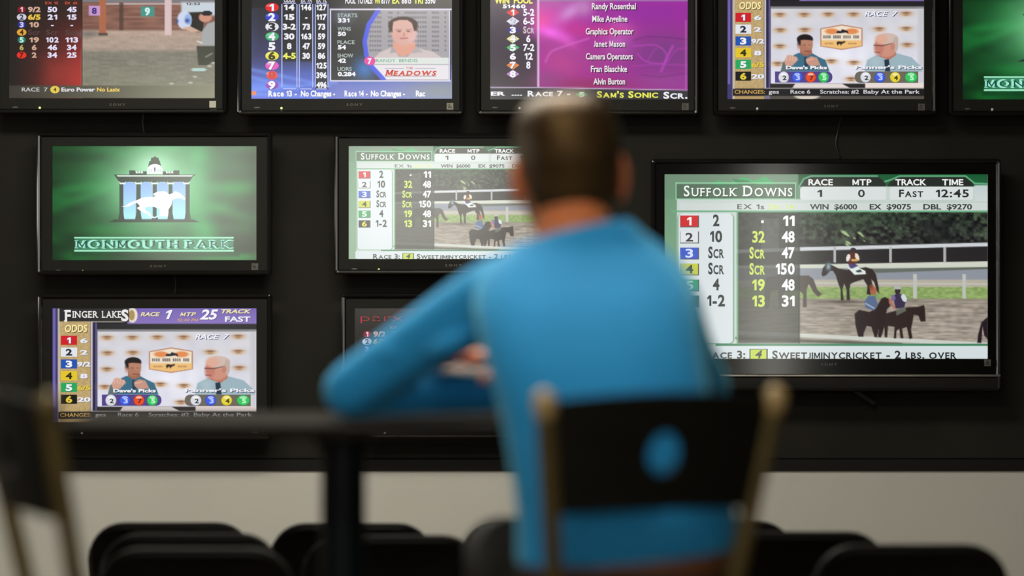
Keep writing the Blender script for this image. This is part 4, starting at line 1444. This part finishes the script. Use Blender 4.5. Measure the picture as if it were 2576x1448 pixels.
obj('edge_band', bm, M['table_edge'], tb)
bm = bmesh.new()
bm_lathe(bm, [(.038, .02), (.038, TZ - .05), (.05, TZ - .045), (.05, TZ - .03)], n=32)
obj('post', bm, M['post'], tb)
bm = bmesh.new()
bm_box(bm, (-.22, -.025, TZ - .030), (.22, .025, TZ - .0215), .002)
bm_box(bm, (-.025, -.18, TZ - .030), (.025, .18, TZ - .0215), .002)
obj('top_bracket', bm, M['post'], tb)
bm = bmesh.new()
bm_lathe(bm, [(.26, 0), (.265, .008), (.25, .018), (.10, .03), (.04, .045), (.034, .06)], n=48)
obj('base', bm, M['post'], tb)


# ------------------------------------------------------------ bar stools
def make_stool(label):
    t = thing('bar_stool', label, 'bar stool', (0, 0, 0), 0, 'bar stools at the table')
    ST = 0.795

    def up(s, z):                                    # point on an upright at height z
        if z >= .74:
            k = (z - .74) / (1.168 - .74)
            return Vector((s * (.126 + .062 * k), -.152 - .085 * k, z))
        k = z / .74
        return Vector((s * (.205 - .079 * k), -.215 + .063 * k, z))
    for s in (-1, 1):
        bm = bmesh.new()
        bm_tube(bm, [up(s, .012), up(s, .4), up(s, .66), up(s, .74) + Vector((0, .004, 0)), up(s, .82), up(s, 1.0), up(s, 1.158)], .0145, 16)
        u = obj('upright', bm, M['bronze'], t)
        bm = bmesh.new()
        a, b = up(s, 1.152), up(s, 1.168)
        bm_tube(bm, [a, b], .0165, 16, rnd=True)
        o = obj('tube_cap', bm, M['cap'], u)
        o['label'] = 'rounded cap on the upright, lamp highlight painted in as tan'
        bm = bmesh.new()
        bm_tube(bm, [up(s, .014), up(s, 0)], .018, 12)
        obj('rubber_foot', bm, M['rubber'], u)
        bm = bmesh.new()
        fl = [(s * .215, .215, .012), (s * .185, .19, .40), (s * .155, .165, ST - .05)]
        bm_tube(bm, fl, .0135, 14)
        l = obj('front_leg', bm, M['bronze'], t)
        bm = bmesh.new()
        bm_tube(bm, [(s * .215, .215, .014), (s * .215, .215, 0)], .017, 12)
        obj('rubber_foot', bm, M['rubber'], l)
    # back panel with a round hole, bowed backwards, held between the uprights
    zc, z0, z1 = 1.087, 0.998, 1.170
    hole, N = 0.0275, 72
    loops = []

    def edge(a):
        dx, dz = math.cos(a), math.sin(a)
        best = 9
        for k in range(400):                        # walk outwards to the outline
            d = k * .0006
            x, z = dx * d, zc + dz * d
            hw = .126 + .062 * (z - .74) / (1.168 - .74) - .006
            top = z1 + .012 * (1 - (x / .19) ** 2) - .004
            bot = z0 + .006 * (1 - (x / .16) ** 2)
            if abs(x) > hw or z > top or z < bot:
                return d
        return d
    rad = [edge(2 * math.pi * j / N) for j in range(N)]

    def pt(j, k, off):
        a = 2 * math.pi * j / N
        d = hole * (1 - k) + rad[j] * k
        x, z = math.cos(a) * d, zc + math.sin(a) * d * (1.15 if k == 0 else 1 + .15 * (1 - k))
        y = -.152 - .085 * (z - .74) / (1.168 - .74) - .022 * (1 - (x / .18) ** 2) + off
        return (x, y, z)
    fr = [[pt(j, k, -.006) for j in range(N)] for k in (0, .03, .2, .4, .6, .8, .95)]
    ed = [[pt(j, 1, -.003) for j in range(N)], [pt(j, 1, .003) for j in range(N)]]
    bk = [[pt(j, k, .006) for j in range(N)] for k in (.95, .8, .6, .4, .2, .03, 0)]
    bm = bmesh.new()
    bridge(bm, fr + ed + bk, closed=True)
    o = obj('back_panel', bm, M['plywood'], t)
    o['label'] = 'black back panel with a round hole'
    # seat
    bm = bmesh.new()
    q = rrect(.195, .19, .07, 7)
    bridge(bm, [[(x * s, y * s + .005, ST + dz) for x, y in q] for s, dz in ((.9, -.045), (.99, -.043), (1.0, -.03), (1.0, -.012), (.97, -.002), (.9, .0), (.4, -.004), (.03, -.005))])
    obj('seat', bm, M['seat_pad'], t)
    bm = bmesh.new()
    for a, b in (((-.165, -.165), (.165, -.165)), ((-.165, .16), (.165, .16)), ((-.165, -.165), (-.165, .16)), ((.165, -.165), (.165, .16))):
        bm_tube(bm, [(*a, ST - .052), (*b, ST - .052)], .010, 10, rnd=True)
    obj('seat_frame', bm, M['bronze'], t)
    for z, lab in ((.345, 'footrest'),):
        k = z / .745
        fx, fy = .215 - .06 * k, .215 - .05 * k
        rr = up(1, z)
        for a, b in (((-fx, fy), (fx, fy)), ((-fx, fy), (-rr.x, rr.y)), ((fx, fy), (rr.x, rr.y)), ((-rr.x, rr.y), (rr.x, rr.y))):
            bm = bmesh.new()
            bm_tube(bm, [(*a, z), (*b, z)], .010, 12)
            obj('footrest', bm, M['bronze'], t)
    return t


stool = make_stool('black backed bronze bar stool the man sits on, facing the televisions')
SA = math.radians(22)
stool.location = (.132, 3.775, 0)
stool.rotation_euler = (0, 0, SA)
left = dup(stool, (-.520, 3.66, 0), -math.radians(64), 'empty black backed bar stool at the left edge, turned sideways to the table')
for u in left.children:
    for c in u.children:
        if c.name.startswith('tube_cap'):
            c.material_slots[0].link = 'OBJECT'
            c.material_slots[0].material = M['bronze']
            c['label'] = 'rounded bronze cap on the upright'


# ------------------------------------------------------------ the seated man
def ring(c, a, b, n=28, p=2.3):
    """superelliptic ring round c with half axes a and b"""
    c, a, b = Vector(c), Vector(a), Vector(b)
    out = []
    for j in range(n):
        t = 2 * math.pi * j / n
        ct, st = math.cos(t), math.sin(t)
        f = (abs(ct) ** p + abs(st) ** p) ** (-1 / p)
        out.append(c + a * ct * f + b * st * f)
    return out


def limb(bm, pts, rs, n=20, sub=5):
    """tapering limb through the joints"""
    P_ = spline(pts, sub)
    R_ = [v.x for v in spline([(r, 0, 0) for r in rs], sub)]
    bm_tube(bm, P_, R_, n, rnd=True)


def bake(bm, voxel, iters, fac=.5):
    """fuse the closed volumes in bm into one smooth skin"""
    bmesh.ops.recalc_face_normals(bm, faces=bm.faces)
    me = bpy.data.meshes.new('tmp')
    bm.to_mesh(me)
    bm.free()
    o = bpy.data.objects.new('tmp', me)
    C.objects.link(o)
    r = o.modifiers.new('r', 'REMESH')
    r.mode = 'VOXEL'
    r.voxel_size = voxel
    s = o.modifiers.new('s', 'SMOOTH')
    s.factor = fac
    s.iterations = iters
    dg = bpy.context.evaluated_depsgraph_get()
    dg.update()
    out = bpy.data.meshes.new_from_object(o.evaluated_get(dg))
    bpy.data.objects.remove(o)
    bpy.data.meshes.remove(me)
    out.polygons.foreach_set('use_smooth', [True] * len(out.polygons))
    return out


BASE = Vector((.165, 3.77, 0))

# head, in its own frame: x right, y forward, z up, origin between the ears
HC = P(1426, 0, 3.985)
HC.z = 1.522
HR = Matrix.Rotation(math.radians(11), 3, 'Z') @ Matrix.Rotation(math.radians(-3), 3, 'Y') @ Matrix.Rotation(math.radians(3), 3, 'X')
HP = [  # z, half width, front, back
    (.113, .012, .020, -.035), (.110, .036, .045, -.062), (.098, .056, .066, -.082), (.078, .069, .082, -.096), (.050, .0765, .092, -.104),
    (.020, .0785, .096, -.106), (-.010, .0770, .095, -.102), (-.040, .0735, .095, -.096), (-.065, .067, .093, -.082), (-.085, .058, .091, -.058),
    (-.102, .047, .088, -.020), (-.114, .032, .082, .010), (-.119, .014, .072, .035)]


def head_rings(s=1.0, n=36):
    L = []
    for z, w, f, b in HP:
        L.append(ring((0, (f + b) / 2, z), (w * s, 0, 0), (0, (f - b) / 2 * s, 0), n, 2.25))
    return L


def hx(p):
    return HC + HR @ Vector(p)


body = bmesh.new()
bridge(body, [[hx(p) for p in L] for L in head_rings()])
bm_ell(body, hx((0, .098, -.028)), (.011, .016, .022), HR, 8)           # nose
bm_ell(body, hx((0, .108, -.042)), (.0145, .013, .010), HR, 8)
bm_ell(body, hx((0, .092, .012)), (.045, .010, .008), HR, 8)            # brow
bm_ell(body, hx((0, .096, -.071)), (.024, .008, .006), HR, 8)           # lips
bm_ell(body, hx((0, .095, -.081)), (.020, .008, .006), HR, 8)
bm_ell(body, hx((0, .086, -.105)), (.020, .014, .012), HR, 8)           # chin
for s in (-1, 1):                                                       # cheekbones and ears
    bm_ell(body, hx((s * .044, .069, -.032)), (.024, .018, .020), HR, 8)
    bm_ell(body, hx((s * .031, .0840, .0065)), (.0155, .0075, .0055), HR, 8)  # lids
    bm_ell(body, hx((s * .031, .0830, -.0150)), (.0150, .0070, .0055), HR, 8)
    ER = HR @ Matrix.Rotation(s * math.radians(24), 3, 'Z')
    bm_ell(body, hx((s * .087, -.012, -.014)), (.009, .022, .041), ER, 12)
    t = bmesh.new()
    bm_tube(t, [hx((s * .079, .004, -.036)), hx((s * .087, -.016, -.024)), hx((s * .093, -.026, .000)), hx((s * .089, -.018, .022)), hx((s * .082, .000, .024))],
            [.006, .0055, .006, .006, .004], 10, rnd=True)
    join(body, t)
C7 = Vector((.112, 3.905, 1.425))
limb(body, [hx((0, -.004, -.03)), hx((-.002, -.012, -.078)), (.096, 3.952, 1.452), (.106, 3.918, 1.40)], [.060, .057, .058, .068])
# trunk, shoulders, hips (under the clothes)
TR = [(.86, .172, 3.775, .150, .098), (.94, .170, 3.755, .145, .092), (1.04, .160, 3.745, .140, .092), (1.14, .145, 3.755, .143, .092), (1.22, .128, 3.79, .152, .098),
      (1.30, .115, 3.84, .158, .100), (1.36, .110, 3.885, .140, .085), (1.40, .110, 3.905, .095, .066)]
bridge(body, [ring((x, y, z), (a, 0, 0), (0, b, 0), 28) for z, x, y, a, b in TR])
LS, LM, LE, LW = Vector((-.022, 3.905, 1.318)), Vector((-.152, 3.975, 1.238)), Vector((-.266, 4.025, 1.160)), Vector((-.035, 4.140, 1.149))
RS, RM, RE, RW = Vector((.236, 3.905, 1.318)), Vector((.278, 4.00, 1.234)), Vector((.322, 4.095, 1.160)), Vector((.012, 4.150, 1.202))
limb(body, [LS, LM, LE], [.050, .043, .037])
limb(body, [LE, LE.lerp(LW, .4), LW], [.036, .035, .026])
limb(body, [RS, RM, RE], [.050, .043, .037])
limb(body, [RE, RE.lerp(RW, .4), RW], [.036, .035, .026])


def hand(bm, wrist, knuck, up, thumb, curl, spread=.0195):
    """palm, four bent fingers and a thumb; thumb = direction across the palm to the thumb side"""
    f = (knuck - wrist).normalized()
    up = (up - f * up.dot(f)).normalized()
    s = f.cross(up)
    if s.dot(thumb) < 0:
        s = -s
    L = (knuck - wrist).length
    bridge(bm, [ring(wrist + f * (L * k) , s * w, up * h, 18, 2.4) for k, w, h in ((-.15, .024, .019), (.1, .027, .018), (.45, .037, .016), (.8, .041, .0145), (1.04, .040, .011))])
    for i, (ln, c) in enumerate(((.072, 1.0), (.080, 1.0), (.074, 1.06), (.058, 1.15))):
        o = (1.5 - i) * spread
        p = wrist + f * (L * .93) + s * o + up * .001
        d = (f + s * (.10 - .07 * i)).normalized()
        pts, rr, a = [p], [.0095], 0
        for seg, frac in enumerate((.45, .30, .25)):
            a += curl[seg] * c
            dd = d * math.cos(a) - up * math.sin(a)
            pts.append(pts[-1] + dd * ln * frac)
            rr.append((.0088, .0080, .0068)[seg])
        bm_tube(bm, pts, rr, 12, rnd=True)
        bm_ell(bm, p + f * .004 + up * .003, (.0092, .0092, .0085), None, 6)
    p = wrist + f * (L * .22) + s * .026 - up * .003
    q1 = p + (f * .55 + s * .75 - up * .25).normalized() * .036
    q2 = q1 + (f * .85 + s * .35 - up * .40).normalized() * .029
    q3 = q2 + (f * .95 + s * .05 - up * .42).normalized() * .022
    bm_tube(bm, [p - f * .01 - s * .012, q1, q2, q3], [.016, .0125, .0105, .008], 12, rnd=True)


hand(body, RW + Vector((-.012, -.004, .004)), RW + Vector((-.098, -.050, .010)), Vector((.05, 0, 1)), Vector((.4, -1, 0)), (.12, .22, .28))
hand(body, LW + Vector((.012, .008, -.003)), LW + Vector((.090, .060, -.018)), Vector((-.05, -.1, 1)), Vector((.5, -1, 0)), (.10, .22, .25))
# legs inside the trousers, down to the ankles
LH, LK, LA = Vector((.092, 3.79, .872)), Vector((-.022, 4.205, .868)), Vector((.005, 3.985, .455))
RH, RK, RA = Vector((.250, 3.79, .872)), Vector((.245, 4.245, .872)), Vector((.190, 4.085, .455))
for h_, k_, a_ in ((LH, LK, LA), (RH, RK, RA)):
    limb(body, [h_, h_.lerp(k_, .5), k_], [.072, .066, .050])
    limb(body, [k_, k_.lerp(a_, .35), a_, a_ + Vector((0, 0, -.04))], [.048, .050, .034, .034])
me = bake(body, .0042, 4)
me.transform(Matrix.Translation(-BASE))
man = link('person', me, M['skin'])
man.location = BASE
tag(man, 'seated person from behind in a long sleeved blue shirt, arms folded on the table', 'person')


def wear(name, bm, m, voxel, iters):
    me = bake(bm, voxel, iters)
    me.transform(Matrix.Translation(-BASE))
    return link(name, me, m, man)


for s in (-1, 1):
    bm = bmesh.new()
    bm_ell(bm, hx((s * .031, .0812, -.004)), (.0115, .0095, .0080), HR, 10)
    bmesh.ops.translate(bm, verts=bm.verts, vec=-BASE)
    e = obj('eye', bm, M['eye'], man)
    bm = bmesh.new()
    bm_ell(bm, hx((s * .031 - .001, .0900, -.004)), (.0048, .0012, .0046), HR, 8)
    bmesh.ops.translate(bm, verts=bm.verts, vec=-BASE)
    o = obj('iris', bm, M['shoe'], e)
    o['label'] = 'dark iris'
    bm = bmesh.new()
    bm_tube(bm, [hx((s * .014, .0985, .017)), hx((s * .030, .0950, .021)), hx((s * .047, .0850, .017))], [.0025, .0034, .0018], 8, rnd=True)
    bmesh.ops.translate(bm, verts=bm.verts, vec=-BASE)
    obj('eyebrow', bm, M['hair'], man)

# hair: short, cut close above the ears and down to the nape
NS = 96
Pz = [v for v in spline([(z, w, f) for z, w, f, b in HP], 6)]
Pb = [v.x for v in spline([(b, 0, 0) for z, w, f, b in HP], 6)]
loops_o, loops_i = [], []
for v, b in zip(Pz, Pb):
    z, w, f = v
    lo_, li_ = [], []
    for j in range(NS):
        a = 2 * math.pi * j / NS                         # a: 0 right, 90 front
        ct, st = math.cos(a), math.sin(a)
        q = (abs(ct) ** 2.25 + abs(st) ** 2.25) ** (-1 / 2.25)
        cy, hy = (f + b) / 2, (f - b) / 2
        x, y = w * ct * q, cy + hy * st * q
        front = max(0.0, st)
        line = -.080 + .012 * abs(math.sin(3 * a)) if st < -.45 else -.055 + .075 * min(1, (st + .45) / .5)
        if st > .05:
            line = .020 + .062 * min(1, (st - .05) / .6)
        th = min(1.0, max(0.0, (z - line) / .02 + .0))   # feathered thickness
        e = .0015 + (.0055 + .009 * max(0, z) / .1) * th
        if z < line:
            e = -.004
        n_ = Vector((ct, st, max(-.2, z * 9))).normalized()
        lo_.append(hx(Vector((x, y, z)) + n_ * e))
        li_.append(hx(Vector((x, y, z)) * .93))
    loops_o.append(lo_)
    loops_i.append(li_)
keep = [i for i, v in enumerate(Pz) if v.x > -.088]
bm = bmesh.new()
bridge(bm, [loops_o[i] for i in keep] + [loops_i[i] for i in reversed(keep)], cap=True)
bm_ell(bm, hx((.002, -.064, -.062)), (.050, .034, .038), HR, 12)
wear('hair', bm, M['hair'], .004, 2)

# shirt
SH = [(.915, .179, 3.755, .172, .116), (.985, .176, 3.742, .170, .112), (1.06, .159, 3.740, .163, .112), (1.14, .145, 3.748, .164, .112),
      (1.22, .129, 3.785, .172, .118), (1.30, .117, 3.840, .177, .120), (1.355, .112, 3.880, .160, .105), (1.395, .114, 3.902, .118, .084), (1.432, .116, 3.912, .076, .072)]
SHs = []
for i in range(5):
    pass
zs = [Vector((z, x, y)) for z, x, y, a, b in SH]
ab = [Vector((a, b, 0)) for z, x, y, a, b in SH]
zs, ab = spline(zs, 4), spline(ab, 4)
bm = bmesh.new()
loops = []
for k, (v, w) in enumerate(zip(zs, ab)):
    tilt = max(0, 1 - (v.x - .915) / .12)                # hem rides up towards the right
    L = ring((v.y, v.z, v.x), (w.x, .0, tilt * .016), (0, w.y, tilt * .004), 36, 2.4)
    loops.append(L)
# collar tilts with the neck: lower on the left, higher at the right
for k, dz in ((-1, .016), (-2, .012), (-3, .007)):
    loops[k] = [p + Vector((0, 0, (p.x - .116) / .076 * dz - dz * .5 - (p.y - 3.912) * .1)) for p in loops[k]]
bridge(bm, loops)
limb(bm, [LS + Vector((.05, -.01, -.004)), LS, LM, LE], [.066, .062, .054, .049])
limb(bm, [LE, LE.lerp(LW, .4), LW + Vector((.004, .002, 0))], [.048, .041, .033])
limb(bm, [RS + Vector((-.05, -.01, -.004)), RS, RM, RE], [.066, .062, .055, .049])
limb(bm, [RE, RE.lerp(RW, .4), RW + Vector((.006, 0, 0))], [.048, .043, .035])
# deltoid and trapezius
bm_ell(bm, (-.005, 3.895, 1.315), (.058, .058, .056), None, 12)
bm_ell(bm, (.238, 3.90, 1.318), (.060, .058, .058), None, 12)
limb(bm, [(.082, 3.912, 1.378), (.03, 3.905, 1.355), (-.02, 3.90, 1.328)], [.042, .047, .048])
limb(bm, [(.150, 3.912, 1.398), (.20, 3.905, 1.372), (.245, 3.90, 1.328)], [.042, .048, .050])
# a few cloth folds: elbow creases and drag lines
for a, b, r in (((-.20, 3.94, 1.225), (-.245, 4.04, 1.18), .016), ((-.07, 3.88, 1.255), (-.13, 3.90, 1.225), .018), ((.06, 3.665, 1.03), (.15, 3.635, 1.00), .014), ((.27, 3.675, 1.02), (.20, 3.64, .98), .014)):
    bm_tube(bm, [a, Vector(a).lerp(Vector(b), .5) + Vector((0, -.006, 0)), b], [r * .6, r, r * .6], 12, rnd=True)
wear('shirt', bm, M['shirt'], .0055, 14)

# trousers, belt, shoes
bm = bmesh.new()
bridge(bm, [ring((x, y, z), (a, 0, 0), (0, b, 0), 30, 2.4) for z, x, y, a, b in
            ((.800, .172, 3.785, .150, .100), (.825, .172, 3.775, .168, .116), (.865, .172, 3.766, .170, .116), (.905, .176, 3.757, .162, .108), (.928, .176, 3.755, .158, .105))])
for h_, k_, a_ in ((LH, LK, LA), (RH, RK, RA)):
    limb(bm, [h_, h_.lerp(k_, .5), k_], [.080, .078, .066])
    limb(bm, [k_, k_.lerp(a_, .4), a_ + Vector((0, 0, .01))], [.064, .060, .050])
wear('trousers', bm, M['trousers'], .006, 5)
bm = bmesh.new()
lo = [ring((.176, 3.756, z), (.162 + o, 0, 0), (0, .109 + o, 0), 48, 2.4) for z, o in ((.894, -.004), (.893, .003), (.896, .005), (.926, .005), (.929, .003), (.928, -.004))]
bridge(bm, lo, closed=True)
bmesh.ops.translate(bm, verts=bm.verts, vec=-BASE)
obj('belt', bm, M['belt'], man)
for a_, d in ((LA, Vector((-.10, .98, 0))), (RA, Vector((.0, 1, 0)))):
    d.normalize()
    s_ = Vector((d.y, -d.x, 0))
    bm = bmesh.new()
    c0 = a_ + Vector((0, 0, -.045))
    bridge(bm, [ring(c0 + d * y + Vector((0, 0, dz)), s_ * w, Vector((0, 0, h)), 20, 2.6) for y, w, h, dz in
                ((-.062, .018, .020, -.016), (-.055, .032, .034, -.012), (-.02, .036, .042, -.006), (.03, .037, .038, -.010), (.08, .042, .030, -.018),
                 (.13, .045, .025, -.023), (.17, .038, .021, -.027), (.19, .020, .015, -.032))])
    bm_tube(bm, [c0 + Vector((0, 0, -.01)), a_ + Vector((0, 0, .01))], [.036, .037], 16)
    wear('shoe', bm, M['shoe'], .004, 2)
